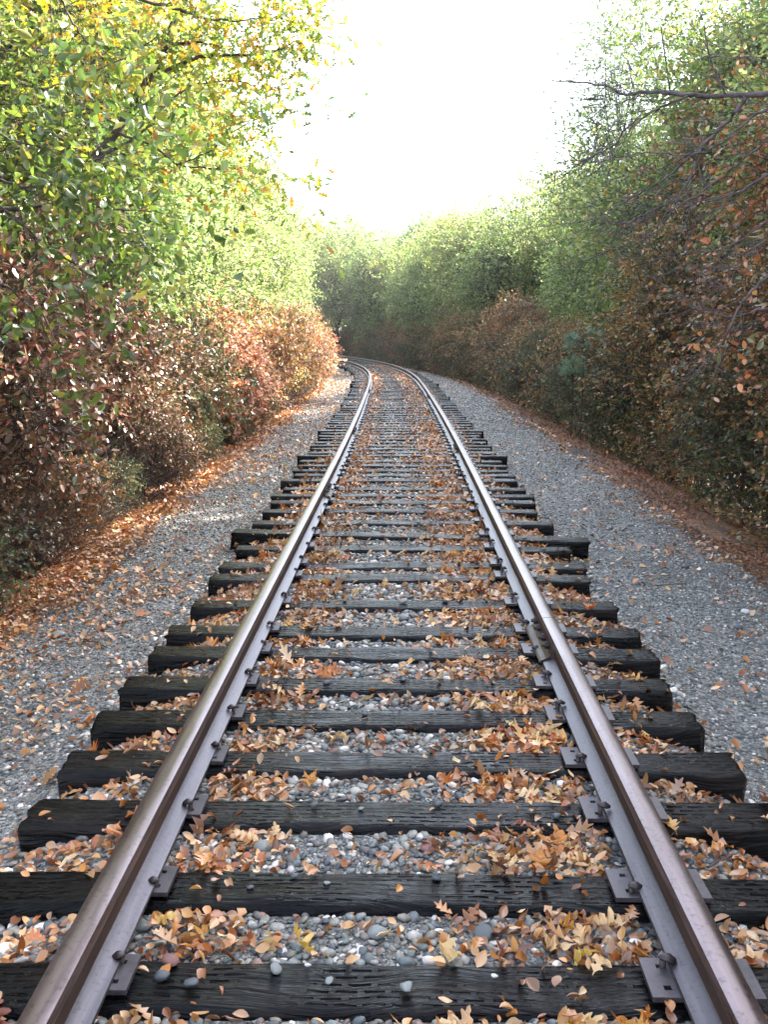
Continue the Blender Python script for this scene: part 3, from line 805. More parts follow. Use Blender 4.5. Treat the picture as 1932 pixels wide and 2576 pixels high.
for k, (s_, off, size, key, lab) in enumerate([(6.4, -2.05, 0.06, 'stone_grey', 'bluish-grey rock among leaves on the left-hand shoulder'), (6.7, 2.1, 0.05, 'stone_dark', 'dark rock on the right-hand shoulder past the sleeper ends'),
        (8.6, 2.25, 0.05, 'stone_dark', 'dark stone farther along the right-hand gravel shoulder'), (10.2, 1.95, 0.04, 'stone_dark', 'third dark stone out on the right-hand shoulder'), (8.9, -1.75, 0.05, 'stone_dark', 'dark rock on the left-hand gravel shoulder'), (7.2, 2.3, 0.045, 'stone_pale', 'pale stone on the right-hand gravel shoulder')]):
    stone(s_, off, float(gz(s_, off)), size, key, 0, lab, rg.uniform(0, 6), 'larger rocks on the shoulders')

# ------------------------------------------------------------------ leaf geometry
OVAL = [(0, 0.04), (0.28, 0.40), (0.70, 0.36), (1.0, 0.03)]
OVAL5 = [(0, 0.02), (0.16, 0.2), (0.38, 0.31), (0.62, 0.3), (0.85, 0.17), (1.0, 0.01)]
OAK = [(0, .012), (.10, .03), (.15, .13), (.21, .22), (.26, .20), (.29, .10), (.35, .08), (.38, .20), (.45, .33), (.52, .37), (.55, .28), (.54, .16), (.60, .10), (.65, .20), (.74, .27), (.80, .24), (.79, .13), (.84, .09), (.92, .10), (1.0, .01)]
OAKS = [(0, .015), (.22, .20), (.32, .07), (.50, .36), (.58, .09), (.76, .28), (.80, .08), (1.0, .02)]
def leaf_batch(rs, pos, ax, nrm, length, tmpl, width=1.0, fold=0.25, curl=0.15):
    """leaves: a strip of quads on each side of the midrib. width multiplies the half-width."""
    T = np.array(tmpl); k = len(T); n = len(pos)
    ax = ax / np.linalg.norm(ax, axis=1, keepdims=True)
    nrm = nrm - ax * (nrm * ax).sum(1, keepdims=True); nrm /= (np.linalg.norm(nrm, axis=1, keepdims=True) + 1e-9)
    sd3 = np.cross(nrm, ax)
    fo = fold * rs.uniform(0.3, 1.6, n) if fold else np.zeros(n)
    cu = curl * rs.normal(0, 1, n); tw = curl * rs.normal(0, 1, (n,))
    x = T[:, 0][None] * length[:, None]
    hw = T[:, 1][None] * length[:, None] * width
    zc = cu[:, None] * (T[:, 0][None] ** 2) * length[:, None]
    mid = pos[:, None] + ax[:, None] * x[..., None] + nrm[:, None] * zc[..., None]
    two = len(tmpl) <= 4
    out = [mid]
    for sgn in (1, -1):
        zz = zc + fo[:, None] * hw + sgn * tw[:, None] * T[:, 0][None] * hw
        out.append(pos[:, None] + ax[:, None] * x[..., None] + sd3[:, None] * (sgn * hw)[..., None] + nrm[:, None] * zz[..., None])
    if two:   # use only midrib ends: verts = base, tip, L1, L2, R1, R2
        V = np.concatenate([mid[:, :1], mid[:, -1:], out[1][:, 1:-1], out[2][:, 1:-1]], 1)
        f = np.array([[0, 2, 3, 1], [0, 1, 5, 4]])
    else:
        V = np.concatenate(out, 1)
        f = []
        for i in range(k - 1):
            f.append([i, k + i, k + i + 1, i + 1]); f.append([i, i + 1, 2 * k + i + 1, 2 * k + i])
        f = np.array(f)
    m = V.shape[1]
    F = f[None] + (np.arange(n) * m)[:, None, None]
    return V.reshape(-1, 3), F.reshape(-1, 4)

# leaf litter
def ground_leaves(rs, s_, o_, lo, hi, tmpl, width, lift=0.012, curl=0.3, fold=0.3):
    n = len(s_)
    on = in_tie(s_, o_, 0.105)
    z = np.where(on, TIE_TOP + 0.006, gz(s_, o_) + lift)
    x, y = P(s_, o_)
    Xv, Yv, Zv = rotm(rs, n, 0.42)
    L = rs.uniform(lo, hi, n)
    p = np.stack([x, y, z], 1) - Xv * (L * 0.5)[:, None] + np.array([0, 0, 1.0]) * (np.abs(Xv[:, 2]) * L * 0.5)[:, None]
    return leaf_batch(rs, p, Xv, Zv, L, tmpl, width, fold, curl)
def scatter(rs, s0, s1, o0, o1, n, dens):
    s_ = rs.uniform(s0, s1, n); o_ = rs.uniform(o0, o1, n)
    k = rs.rand(n) < dens(s_, o_)
    s_, o_ = s_[k], o_[k]
    k = ~near_rail(o_, 0.085) & ~(in_tie(s_, o_, 0.11) & (rs.rand(len(s_)) < 0.93))
    return s_[k], o_[k]
def d_crib(s_, o_):
    a = np.abs(o_)
    rail = np.exp(-((a - 0.56) / 0.15) ** 2) * 1.0 + np.exp(-((a - 1.0) / 0.18) ** 2) * 0.55
    right = np.exp(-((o_ - 0.42) / 0.22) ** 2) * 0.7
    return np.clip((rail + right) * (0.5 + vnoise(s_, o_, 31, 2.5)) + 0.22 * vnoise(s_, o_, 32, 4), 0, 1)
def d_left(s_, o_):
    a = -o_
    return np.clip(np.clip((a - 2.15) / 0.5, 0, 1) ** 1.5 + 0.16 * (vnoise(s_, o_, 41, 1.6) > 0.6) * (a > 1.4) + 0.05, 0, 1)
def d_right(s_, o_):
    return np.clip(np.clip((o_ - 2.5) / 0.6, 0, 1) ** 1.5 + 0.12 * (vnoise(s_, o_, 42, 1.6) > 0.6) + 0.04, 0, 1)
rs = np.random.RandomState(5)
Vs, Fs, nv = [], [], 0
for s0, s1, n, lo, hi in ((1.7, 5, 17000, 0.018, 0.048), (5, 9, 17000, 0.018, 0.05), (9, 20, 24000, 0.022, 0.055), (20, 55, 22000, 0.035, 0.07)):
    a, b = scatter(rs, s0, s1, -1.3, 1.3, n, d_crib); push(ground_leaves(rs, a, b, lo, hi, OVAL5 if s1 < 9.5 else OVAL, 0.95 if s1 < 9.5 else 0.8, 0.014, 0.5, 0.6))
for s0, s1, n, lo, hi in ((3, 12, 42000, 0.022, 0.05), (12, 28, 30000, 0.03, 0.065), (28, 70, 17000, 0.06, 0.10)):
    a, b = scatter(rs, s0, s1, -4.0, -1.3, n, d_left); push(ground_leaves(rs, a, b, lo, hi, OVAL, 0.8))
for s0, s1, n, lo, hi in ((2.5, 12, 4200, 0.03, 0.06), (12, 40, 4500, 0.04, 0.08)):
    a, b = scatter(rs, s0, s1, 1.3, 2.9, n, d_right); push(ground_leaves(rs, a, b, lo, hi, OVAL, 0.8))
for s0, s1, n in ((1.7, 9, 1500), (9, 20, 2600), (20, 45, 2600)):
    a, b = scatter(rs, s0, s1, -1.3, 1.3, n, d_crib); push(ground_leaves(rs, a, b, 0.05, 0.095, OAKS, 1.0, 0.022, 0.5, 0.5))
a, b = scatter(rs, 3, 40, -3.6, -1.3, 3500, d_left); push(ground_leaves(rs, a, b, 0.07, 0.12, OAKS, 1.0, 0.02, 0.4, 0.4))
me = np_mesh('fallen_leaves', np.concatenate(Vs), np.concatenate(Fs), M['litter'])
tag(link('fallen_leaves', me), 'tan and orange fallen leaves drifted along rails and shoulders', 'leaf litter', kind='stuff')
Vs, Fs, nv = [], [], 0
for s0, s1, n, lo, hi in ((4, 14, 26000, 0.025, 0.05), (14, 30, 20000, 0.03, 0.07), (30, 70, 14000, 0.05, 0.1)):
    a, b = scatter(rs, s0, s1, 2.3, 5.2, n, d_right); push(ground_leaves(rs, a, b, lo, hi, OVAL, 0.5))
me = np_mesh('leaf_litter', np.concatenate(Vs), np.concatenate(Fs), M['litter_dark'])
tag(link('leaf_litter', me), 'rusty brown needles and leaf bits along the right-hand verge', 'leaf litter', kind='stuff')

def stick(k, s_, off, L, rz, z, lab):
    r_ = np.random.RandomState(700 + k)
    n = 7; tt = np.linspace(-0.5, 0.5, n)
    p = np.stack([tt * L, r_.normal(0, 0.02, n) * L, 0.004 + r_.rand(n) * 0.006], 1)
    th = np.arange(5) * 2 * np.pi / 5
    V = []; F = []
    for i in range(n):
        r = 0.0045 * (1 - 0.09 * i)
        for a in th: V.append((p[i][0], p[i][1] + r * math.cos(a), p[i][2] + r * math.sin(a)))
    for i in range(n - 1):
        for j in range(5): F.append((i * 5 + j, i * 5 + (j + 1) % 5, (i + 1) * 5 + (j + 1) % 5, (i + 1) * 5 + j))
    x, y = P(s_, off)
    o = link('twig', mesh_py('twig', V, F, M['twig'], True), loc=(float(x), float(y), z), rot=(0, 0.05, rz))
    tag(o, lab, 'twig', 'loose twigs on the track')
stick(0, TS[5] + 0.2, 0.03, 0.16, 1.2, -0.17, 'dark broken twig standing out on gravel beyond the fifth sleeper')
stick(1, TS[8] + 0.3, -0.22, 0.22, -0.9, -0.17, 'thin twig on gravel beyond the eighth sleeper')
stick(2, TS[10] + 0.25, 0.05, 0.3, 0.3, -0.17, 'long thin twig lying mid-track beyond the tenth sleeper')
stick(3, 7.9, 2.0, 0.35, 0.5, float(gz(7.9, 2.0)) + 0.01, 'bent twig on the right-hand gravel shoulder')
stick(4, 6.1, -1.75, 0.28, 2.3, float(gz(6.1, -1.75)) + 0.01, 'brown twig on the left-hand gravel shoulder')
stick(5, TS[2] + 0.25, 1.02, 0.2, 0.8, -0.2, 'short twig outside the right-hand rail near the second sleeper')

# single lobed leaves close to the camera
LV = {}
CNAME = {'leaf_tan': 'pale tan', 'leaf_orange': 'orange', 'leaf_russet': 'dark russet', 'leaf_gold': 'golden yellow'}
for key in CNAME:
    for q in range(5):
        r_ = np.random.RandomState(300 + q)
        v, f = leaf_batch(r_, np.array([[-0.5, 0, 0.0]]), np.array([[1.0, 0, 0]]), np.array([[0, 0, 1.0]]), np.array([1.0]), OAK, 0.95 + 0.1 * q / 5, 0.0, 0.0)
        x_, y_ = v[:, 0], v[:, 1]
        v[:, 2] = (0.25 + 0.25 * r_.rand()) * x_ ** 2 + (0.3 + 0.9 * r_.rand()) * y_ ** 2 + 0.07 * np.sin(9 * x_ + q) * (np.abs(y_) * 3) + 0.05 * np.sin(14 * y_ + 2 * q)
        v[:, 1] += 0.05 * np.sin(3 * x_ + q)
        # stalk
        st = np.array([[-0.5, 0.006, 0.07], [-0.5, -0.006, 0.07], [-0.72, -0.004, 0.02], [-0.72, 0.004, 0.02]])
        b0 = len(v); v = np.concatenate([v, st]); f = np.concatenate([f, [[b0, b0 + 1, b0 + 2, b0 + 3]]])
        LV[(key, 0, q)] = np_mesh('oak_leaf', v, f, M[key], True)
    for q in range(3):
        r_ = np.random.RandomState(400 + q)
        OV = [(0, .01), (.12, .13), (.3, .22), (.5, .25), (.7, .22), (.88, .12), (1.0, .01)]
        v, f = leaf_batch(r_, np.array([[-0.5, 0, 0.0]]), np.array([[1.0, 0, 0]]), np.array([[0, 0, 1.0]]), np.array([1.0]), OV, 0.9 + 0.15 * q, 0.0, 0.0)
        x_, y_ = v[:, 0], v[:, 1]
        v[:, 2] = 0.35 * x_ ** 2 + (0.6 + 0.5 * r_.rand()) * y_ ** 2 + 0.03 * np.sin(7 * x_)
        LV[(key, 1, q)] = np_mesh('oval_leaf', v, f, M[key], True)
def place_word(o):
    if o < -0.3: return 'near the left-hand rail'
    if o > 0.3: return 'near the right-hand rail'
    return 'in mid-track'
rg = random.Random(12)
nl = 0; tries = 0
while nl < 290 and tries < 9000:
    tries += 1
    s_ = 1.75 + 6.8 * rg.random() ** 1.25
    u = rg.random()
    if u < 0.40: o_ = rg.gauss(0.50, 0.16)
    elif u < 0.62: o_ = rg.gauss(-0.52, 0.13)
    elif u < 0.82: o_ = rg.uniform(-0.6, 0.6)
    elif u < 0.92: o_ = rg.gauss(1.02, 0.10)
    else: o_ = rg.gauss(-1.0, 0.10)
    if abs(abs(o_) - RO) < 0.115 or abs(o_) > 1.25: continue
    on = bool(in_tie(np.array([s_]), np.array([o_]), 0.12)[0])
    if on and rg.random() < 0.86: continue
    kind = 0 if rg.random() < 0.62 else 1
    key = rg.choices(['leaf_tan', 'leaf_orange', 'leaf_russet', 'leaf_gold'], [0.5, 0.27, 0.13, 0.10])[0]
    L = rg.uniform(0.06, 0.105) if kind == 0 else rg.uniform(0.035, 0.058)
    z = (TIE_TOP + 0.012) if on else float(gz(s_, o_)) + 0.03
    x, y = P(s_, o_)
    tl = 0.12 if on else 0.45
    o = link('oak_leaf' if kind == 0 else 'oval_leaf', LV[(key, kind, rg.randrange(5 if kind == 0 else 3))], loc=(float(x), float(y), z),
             rot=(rg.gauss(0, tl) + (math.pi if (rg.random() < 0.3 and kind == 0) else 0), rg.gauss(0, tl), rg.uniform(0, 6.28)))
    o.scale = (L, L * rg.uniform(0.7, 1.15), L * rg.uniform(0.6, 2.4))
    if abs(o.rotation_euler[0]) > 1.6: o.location[2] += L * 0.22
    j = int(np.searchsorted(TS, s_))
    shape = 'lobed leaf' if kind == 0 else 'small oval leaf'
    if on:
        jj = int(np.argmin(np.abs(TS - s_))); where = 'lying on the %s sleeper' % ORD[jj]
    elif j <= 1: where = 'before the nearest sleeper'
    else: where = 'between the %s and %s sleepers' % (ORD[j - 1], ORD[j])
    if abs(o_) > 0.8: pw = 'outside the %s rail' % ('left-hand' if o_ < 0 else 'right-hand')
    else: pw = place_word(o_)
    tag(o, '%s %s %s %s' % (CNAME[key], shape, where, pw), 'leaf', 'fallen leaves near the camera')
    nl += 1

# ------------------------------------------------------------------ trees and shrubs
def tube(p, r, sides=5):
    """p (n,3) polyline, r (n,) radii -> quads"""
    p = np.asarray(p, float); n = len(p)
    d = np.gradient(p, axis=0); d /= np.linalg.norm(d, axis=1, keepdims=True) + 1e-9
    up = np.where(np.abs(d[:, 2:3]) > 0.9, np.array([[1.0, 0, 0]]), np.array([[0, 0, 1.0]]))
    a = np.cross(d, up); a /= np.linalg.norm(a, axis=1, keepdims=True) + 1e-9
    b = np.cross(d, a)
    t = np.arange(sides) * 2 * np.pi / sides
    V = p[:, None] + (a[:, None] * np.cos(t)[None, :, None] + b[:, None] * np.sin(t)[None, :, None]) * np.asarray(r)[:, None, None]
    F = []
    for i in range(n - 1):
        for j in range(sides):
            F.append((i * sides + j, i * sides + (j + 1) % sides, (i + 1) * sides + (j + 1) % sides, (i + 1) * sides + j))
    return V.reshape(-1, 3), np.array(F)
def tubes3(P0, P1, P2, r):
    """batch of two-segment three-sided twigs"""
    n = len(P0); pts = np.stack([P0, P1, P2], 1)
    d = P2 - P0; d /= np.linalg.norm(d, axis=1, keepdims=True) + 1e-9
    a = np.cross(d, np.array([0.3, 0.5, 0.81])); a /= np.linalg.norm(a, axis=1, keepdims=True) + 1e-9
    b = np.cross(d, a)
    t = np.arange(3) * 2 * np.pi / 3
    ring = a[:, None] * np.cos(t)[None, :, None] + b[:, None] * np.sin(t)[None, :, None]
    rad = np.stack([r, r * 0.75, r * 0.35], 1)
    V = pts[:, :, None] + ring[:, None] * rad[:, :, None, None]
    f = []
    for i in range(2):
        for j in range(3):
            f.append([i * 3 + j, i * 3 + (j + 1) % 3, (i + 1) * 3 + (j + 1) % 3, (i + 1) * 3 + j])
    F = np.array(f)[None] + (np.arange(n) * 9)[:, None, None]
    return V.reshape(-1, 3), F.reshape(-1, 4)

class Geo:
    def __init__(s): s.V = []; s.F = []; s.n = 0
    def add(s, vf):
        s.V.append(vf[0]); s.F.append(vf[1] + s.n); s.n += len(vf[0])
    def mesh(s, name, mat, smooth=False):
        return np_mesh(name, np.concatenate(s.V), np.concatenate(s.F), mat, smooth)

def curve_pts(a, b, rs, n=7, wob=0.12, sag=0.0):
    a = np.asarray(a, float); b = np.asarray(b, float)
    t = np.linspace(0, 1, n)[:, None]
    L = np.linalg.norm(b - a)
    w = np.cumsum(rs.normal(0, wob * L / n, (n, 3)), 0); w -= w[0]; w -= t * w[-1]
    p = a * (1 - t) + b * t + w
    p[:, 2] += np.sin(t[:, 0] * np.pi) * sag * L
    return p

def plant(name, seed, rad, cz, blobs, sprays, per, leaf, width=0.85, tmpl=OVAL, mat='green', bark='bark', trunk=0.07, spray_len=(0.25, 0.5), blob_r=0.42, droop=0.0, twig=0.0042, multi=1, flat=0.6, lean=(0, 0)):
    """returns (crown mesh, wood mesh); origin at the foot, crown centre height cz, radii rad"""
    rs = np.random.RandomState(seed)
    rx, ry, rz = rad
    # blob centres
    u = rs.normal(size=(blobs, 3)); u /= np.linalg.norm(u, axis=1, keepdims=True)
    C = u * (rs.uniform(0.15, 0.78, (blobs, 1)) ** 0.7) * np.array([rx, ry, rz]) + np.array([lean[0], lean[1], cz])
    W = Geo()
    # trunks and limbs
    feet = [np.array([rs.normal(0, 0.08 * multi), rs.normal(0, 0.08 * multi), -0.15]) for _ in range(multi)]
    forks = []
    for ft in feet:
        top = np.array([rs.normal(0, 0.12 * rx) + lean[0] * 0.7, rs.normal(0, 0.12 * ry) + lean[1] * 0.7, cz - rz * 0.1])
        p = curve_pts(ft, top, rs, 9, 0.18)
        W.add(tube(p, np.linspace(trunk, trunk * 0.45, 9), 8))
        forks += [p[k] for k in (3, 4, 5, 6, 7, 8)]
    for c in C:
        f0 = forks[rs.randint(len(forks))]
        p = curve_pts(f0, c, rs, 7, 0.2, rs.uniform(-0.05, 0.12))
        W.add(tube(p, np.linspace(trunk * 0.4, trunk * 0.12, 7), 5))
        for _ in range(2):
            e = c + rs.normal(0, 1, 3) * np.array([rx, ry, rz]) * blob_r * 0.7
            W.add(tube(curve_pts(p[rs.randint(3, 6)], e, rs, 6, 0.25), np.linspace(trunk * 0.16, 0.003, 6), 4))
    # sprays
    bi = rs.randint(0, blobs, sprays)
    d = rs.normal(size=(sprays, 3)); d /= np.linalg.norm(d, axis=1, keepdims=True)
    rr = rs.uniform(0.2, 1.0, (sprays, 1)) ** 0.5
    bs = rs.uniform(0.6, 1.25, (blobs, 1))[bi]
    B = C[bi] + d * rr * bs * np.array([rx, ry, rz]) * blob_r
    L = rs.uniform(spray_len[0], spray_len[1], sprays)
    out = d + rs.normal(0, 0.5, (sprays, 3)); out[:, 2] = out[:, 2] * flat - droop
    out /= np.linalg.norm(out, axis=1, keepdims=True)
    E = B + out * L[:, None]; Mi = (B + E) / 2 + np.array([0, 0, 1]) * (L * 0.08)[:, None]
    if twig: W.add(tubes3(B - out * (L * 0.5)[:, None], Mi, E, np.full(sprays, twig)))
    # leaves on the sprays
    si = np.repeat(np.arange(sprays), per); n = len(si)
    t = rs.uniform(0.05, 1.05, n)[:, None]
    pos = B[si] * (1 - t) ** 2 + 2 * Mi[si] * t * (1 - t) + E[si] * t ** 2
    ax = out[si] * 0.7 + rs.normal(0, 0.62, (n, 3)); ax[:, 2] -= 0.15
    nr = rs.normal(0, 0.55, (n, 3)) + np.array([0, 0, 1.0])
    ln = leaf * rs.uniform(0.55, 1.2, n)
    Cg = Geo(); Cg.add(leaf_batch(rs, pos, ax, nr, ln, tmpl, width, 0.3, 0.2))
    return (Cg.mesh(name + '_crown', M[mat]), W.mesh(name + '_wood', M[bark], True), [])

used = set()
def put(name, meshes, x, y, rz, sc, label, cat, group, z=None, parts=('crown', 'trunk')):
    if z is None:
        o_ = float(off_of(np.array(x), np.array(y))); z = float(np.interp(o_, _po, _pz)) - 0.02
    t = empty(name, (x, y, z), rz)
    t.scale = (sc, sc, sc) if not isinstance(sc, tuple) else sc
    tag(t, label, cat, group)
    for nm, me in zip(parts, meshes[:2]):
        if me is not None: link(nm, me, t)
    return t
def at(s, off):
    x, y = P(s, off); return float(x), float(y)

# prototypes
EG = [plant('evergreen', 1 + i, (1.8, 1.8, 2.0), 3.6, 18, 2100, 13, 0.075, 0.62, OVAL, 'green', trunk=0.06, spray_len=(0.3, 0.6), blob_r=0.40) for i in range(3)]
EL = [plant('pale_evergreen', 5 + i, (1.8, 1.8, 2.0), 3.6, 18, 2100, 13, 0.075, 0.62, OVAL, 'lime', trunk=0.06, spray_len=(0.3, 0.6), blob_r=0.40) for i in range(2)]
BR = [plant('brown', 11 + i, (1.1, 1.1, 0.95), 1.4, 12, 950, 13, 0.062, 0.75, OVAL, 'brown', trunk=0.03, spray_len=(0.2, 0.45), blob_r=0.42, multi=4) for i in range(3)]
BR.insert(2, plant('brown', 16, (1.1, 1.1, 1.1), 1.2, 12, 1000, 13, 0.06, 0.72, OVAL, 'olive', trunk=0.03, spray_len=(0.2, 0.45), blob_r=0.42, multi=4))
BR_PALE = [plant('pale_dry', 18 + i, (1.15, 1.15, 0.95), 1.4, 12, 1000, 13, 0.07, 0.75, OVAL, 'cream', trunk=0.03, spray_len=(0.2, 0.45), blob_r=0.42, multi=4) for i in range(2)]
BR.append(plant('brown', 17, (1.0, 1.0, 0.9), 0.95, 12, 1000, 13, 0.055, 0.72, OVAL, 'dark', trunk=0.03, spray_len=(0.2, 0.45), blob_r=0.42, multi=4))
YL = [plant('yellow', 21 + i, (2.4, 2.2, 2.3), 5.9, 20, 1700, 9, 0.10, 1.0, OAKS, 'yellow', trunk=0.09, spray_len=(0.3, 0.7), blob_r=0.36, lean=(0.8, -0.2)) for i in range(2)]
LM = [plant('lime', 31 + i, (2.2, 2.2, 2.9), 4.1, 24, 2600, 12, 0.085, 0.7, OVAL, 'lime', trunk=0.07, spray_len=(0.3, 0.7), blob_r=0.36, multi=2, twig=0.005) for i in range(3)]
DK = [plant('dark', 41 + i, (1.6, 1.6, 1.25), 1.3, 14, 1500, 13, 0.055, 0.7, OVAL, 'dark', trunk=0.04, spray_len=(0.25, 0.5), blob_r=0.4, multi=4) for i in range(3)]
OLS = plant('low_olive', 57, (1.6, 1.6, 1.25), 1.3, 14, 1500, 13, 0.055, 0.75, OVAL, 'olive', trunk=0.04, spray_len=(0.25, 0.5), blob_r=0.4, multi=4)
OL = [plant('olive', 51 + i, (1.6, 1.6, 1.8), 2.6, 16, 1500, 12, 0.062, 0.75, OVAL, 'olive', trunk=0.045, spray_len=(0.25, 0.55), blob_r=0.38, multi=3) for i in range(3)]
MD = [plant('mid', 61 + i, (2.3, 2.3, 2.9), 5.2, 22, 2300, 12, 0.08, 0.75, OVAL, 'mid', trunk=0.1, spray_len=(0.3, 0.7), blob_r=0.36) for i in range(3)]
FR = [plant('far', 71 + i, (3.2, 3.2, 4.2), 5.6, 26, 2600, 10, 0.15, 0.8, OVAL, 'lime', trunk=0.14, spray_len=(0.5, 1.0), blob_r=0.33) for i in range(3)]
TH = [plant('thin', 81 + i, (2.8, 2.8, 4.4), 8.0, 34, 2200, 8, 0.085, 0.7, OVAL, 'haze_leaf', 'grey_bark', trunk=0.1, spray_len=(0.4, 1.1), blob_r=0.34, twig=0.005) for i in range(2)]

def twig_brush(seed, r=0.9, h=1.2, n=700):
    rs = np.random.RandomState(seed)
    a = rs.uniform(0, 6.28, n); q = rs.uniform(0, 1, n) ** 0.6
    B = np.stack([np.cos(a) * q * r * 0.5, np.sin(a) * q * r * 0.5, rs.uniform(-0.1, 0.35, n) * h], 1)
    o = np.stack([np.cos(a) * 0.6, np.sin(a) * 0.6, rs.uniform(0.2, 1.0, n)], 1) + rs.normal(0, 0.45, (n, 3))
    L = rs.uniform(0.3, 0.9, n)[:, None] * r
    E = B + o * L; E[:, 2] = np.minimum(E[:, 2], h)
    g = Geo(); g.add(tubes3(B, (B + E) / 2 + rs.normal(0, 0.05, (n, 3)), E, rs.uniform(0.002, 0.006, n)))
    k = n * 3; ii = rs.randint(0, n, k); t = rs.rand(k, 1); m = B[ii] * (1 - t) + E[ii] * t
    g.add(tubes3(m, m + rs.normal(0, 0.08, (k, 3)), m + rs.normal(0, 0.16, (k, 3)), np.full(k, 0.0018)))
    return g.mesh('twigs', M['twig'], True)
TW = [twig_brush(90 + i) for i in range(3)]

rg = random.Random(2024)
def nth(k): return ORD[k] if k < len(ORD) else 'far'
# left bank
cnt2 = {}
k = 0; s_ = 4.3
while s_ < 84:
    k += 1
    x, y = at(s_, -3.3 - rg.uniform(0, 0.45) + (0.15 if s_ > 30 else 0))
    sc = rg.uniform(0.95, 1.12)
    q = rg.choice([0, 1, 3, 3, 0, 4, 1, 2]) if s_ < 12 else rg.choice([0, 1, 3, 1, 0, 2, 4]) if s_ < 40 else rg.choice([0, 1, 3, 2])
    cnt2[q] = cnt2.get(q, 0) + 1
    wd = 'pale tan dry-leaved' if (q in (0, 1, 3) and s_ > 15) else {2: 'mixed green and rusty', 4: 'dark green'}.get(q, 'russet-leaved')
    if q in (0, 1, 3): cnt2['r'] = cnt2.get('r', 0) + 1
    put('shrub', BR_PALE[k % 2] if (q in (0, 1, 3) and s_ > 15) else BR[q], x, y, rg.uniform(0, 6.28), (sc, sc, sc * rg.uniform(0.8, 1.35)), '%s %s shrub from the camera along the foot of the left-hand bank' % (nth(cnt2['r'] if q in (0, 1, 3) else cnt2[q]), wd), 'shrub', 'shrubs along the left-hand bank')
    s_ += 1.35 + 0.02 * s_
k = 0; s_ = 5.2
while s_ < 30:
    k += 1
    x, y = at(s_, -4.3 - rg.uniform(0, 0.5))
    put('evergreen_tree', EG[k % 3] if s_ < 13.5 else EL[k % 2], x, y, rg.uniform(0, 6.28), rg.uniform(0.95, 1.15), ('%s glossy-leaved evergreen tree from the camera behind the russet shrubs' if s_ < 13.5 else '%s tree from the camera behind the russet shrubs, pale lime-green in the sun') % nth(k), 'tree', 'evergreen trees on the left-hand bank')
    s_ += 1.7 if s_ < 16 else 2.4
for k, (s_, o_, sc) in enumerate([(9.5, -5.2, 0.9), (13.5, -5.2, 1.0), (17.5, -6.2, 1.05), (22.5, -6.6, 1.1), (7.0, -6.4, 1.0)]):
    x, y = at(s_, o_)
    put('maple_tree', YL[k % 2], x, y, rg.uniform(-0.4, 0.4), sc, ['tall yellow-leaved tree overhanging at the top left corner', 'second yellow-leaved tree, its branch tips reaching out over the rails', 'third yellow-leaved tree above the evergreens', 'fourth yellow-leaved tree, behind the others on the left-hand bank', 'yellow-leaved tree farthest back from the rails in the top left corner'][k], 'tree', 'yellow-leaved trees on the left-hand bank')
k = 0; s_ = 15.5
while s_ < 74:
    k += 1
    x, y = at(s_, float(np.interp(s_, [24, 46], [-6.0, -4.9])) - rg.uniform(0, 0.5))
    sc = rg.uniform(1.05, 1.25)
    put('willow_tree', LM[k % 3], x, y, rg.uniform(0, 6.28), sc, '%s sunlit pale green tree from the camera along the left-hand bank' % nth(k), 'tree', 'pale green trees on the left-hand bank')
    s_ += 2.8
k = 0; s_ = 4.6
while s_ < 60:
    k += 1
    x, y = at(s_, -3.15 - rg.uniform(-0.1, 0.25))
    t = empty('twig_brush', (x, y, float(np.interp(-3.3, _po, _pz))), rg.uniform(0, 6.28))
    sc = rg.uniform(0.5, 0.85); t.scale = (sc, sc, sc)
    tag(t, '%s clump of bare grey twigs from the camera at the left-hand leaf edge' % nth(k), 'brush', 'bare twig clumps at the left-hand bank'); link('twigs', TW[k % 3], t)
    s_ += 1.4 + rg.uniform(0, 1.0) + 0.01 * s_
k = 0; s_ = 4.2
while s_ < 50:
    k += 1
    x, y = at(s_, -3.0 - rg.uniform(0, 0.25))
    sc = rg.uniform(0.38, 0.58)
    put('undergrowth_shrub', [BR[4], BR[0], BR[2]][k % 3], x, y, rg.uniform(0, 6.28), sc, '%s knee-high leafy shrub from the camera at the left-hand leaf edge' % nth(k), 'shrub', 'knee-high shrubs at the left-hand edge', z=-0.72)
    s_ += rg.uniform(0.8, 1.5) + 0.012 * s_
# right bank
k = 0; s_ = 7.0
while s_ < 108:
    k += 1
    x, y = at(s_, 4.95 + rg.uniform(-0.15, 0.5) - (0.4 if s_ > 40 else 0))
    sc = rg.uniform(0.95, 1.15)
    put('dark_shrub', (DK + [OLS])[k % 4], x, y, rg.uniform(0, 6.28), (sc, sc, sc * 1.1), '%s low dark shrub from the camera below the right-hand verge' % nth(k), 'shrub', 'dark shrubs below the right-hand verge')
    s_ += 1.9 + 0.012 * s_
k = 0; s_ = 7.5
while s_ < 108:
    k += 1
    x, y = at(s_, 5.3 + rg.uniform(-0.2, 0.5) - (0.5 if s_ > 40 else 0))
    sc = rg.uniform(0.95, 1.2)
    put('olive_shrub', OL[k % 3], x, y, rg.uniform(0, 6.28), (sc, sc, sc * (1.0 if s_ < 20 else rg.uniform(0.6, 1.0))), '%s tall rusty and olive shrub from the camera on the right-hand bank' % nth(k), 'shrub', 'rusty olive shrubs on the right-hand bank')
    s_ += 2.3 + 0.012 * s_
for k, (x, y, sc) in enumerate([(-4.5, 80, 1.5), (-1.2, 77, 1.4), (-8.0, 86, 1.6), (2.5, 76, 1.35)]):
    put('willow_tree', LM[k % 3], x, y, k * 1.7, sc, '%s bright pale tree counted from the camera side of the far bend' % nth(k + 1), 'tree', 'pale trees at the far bend')
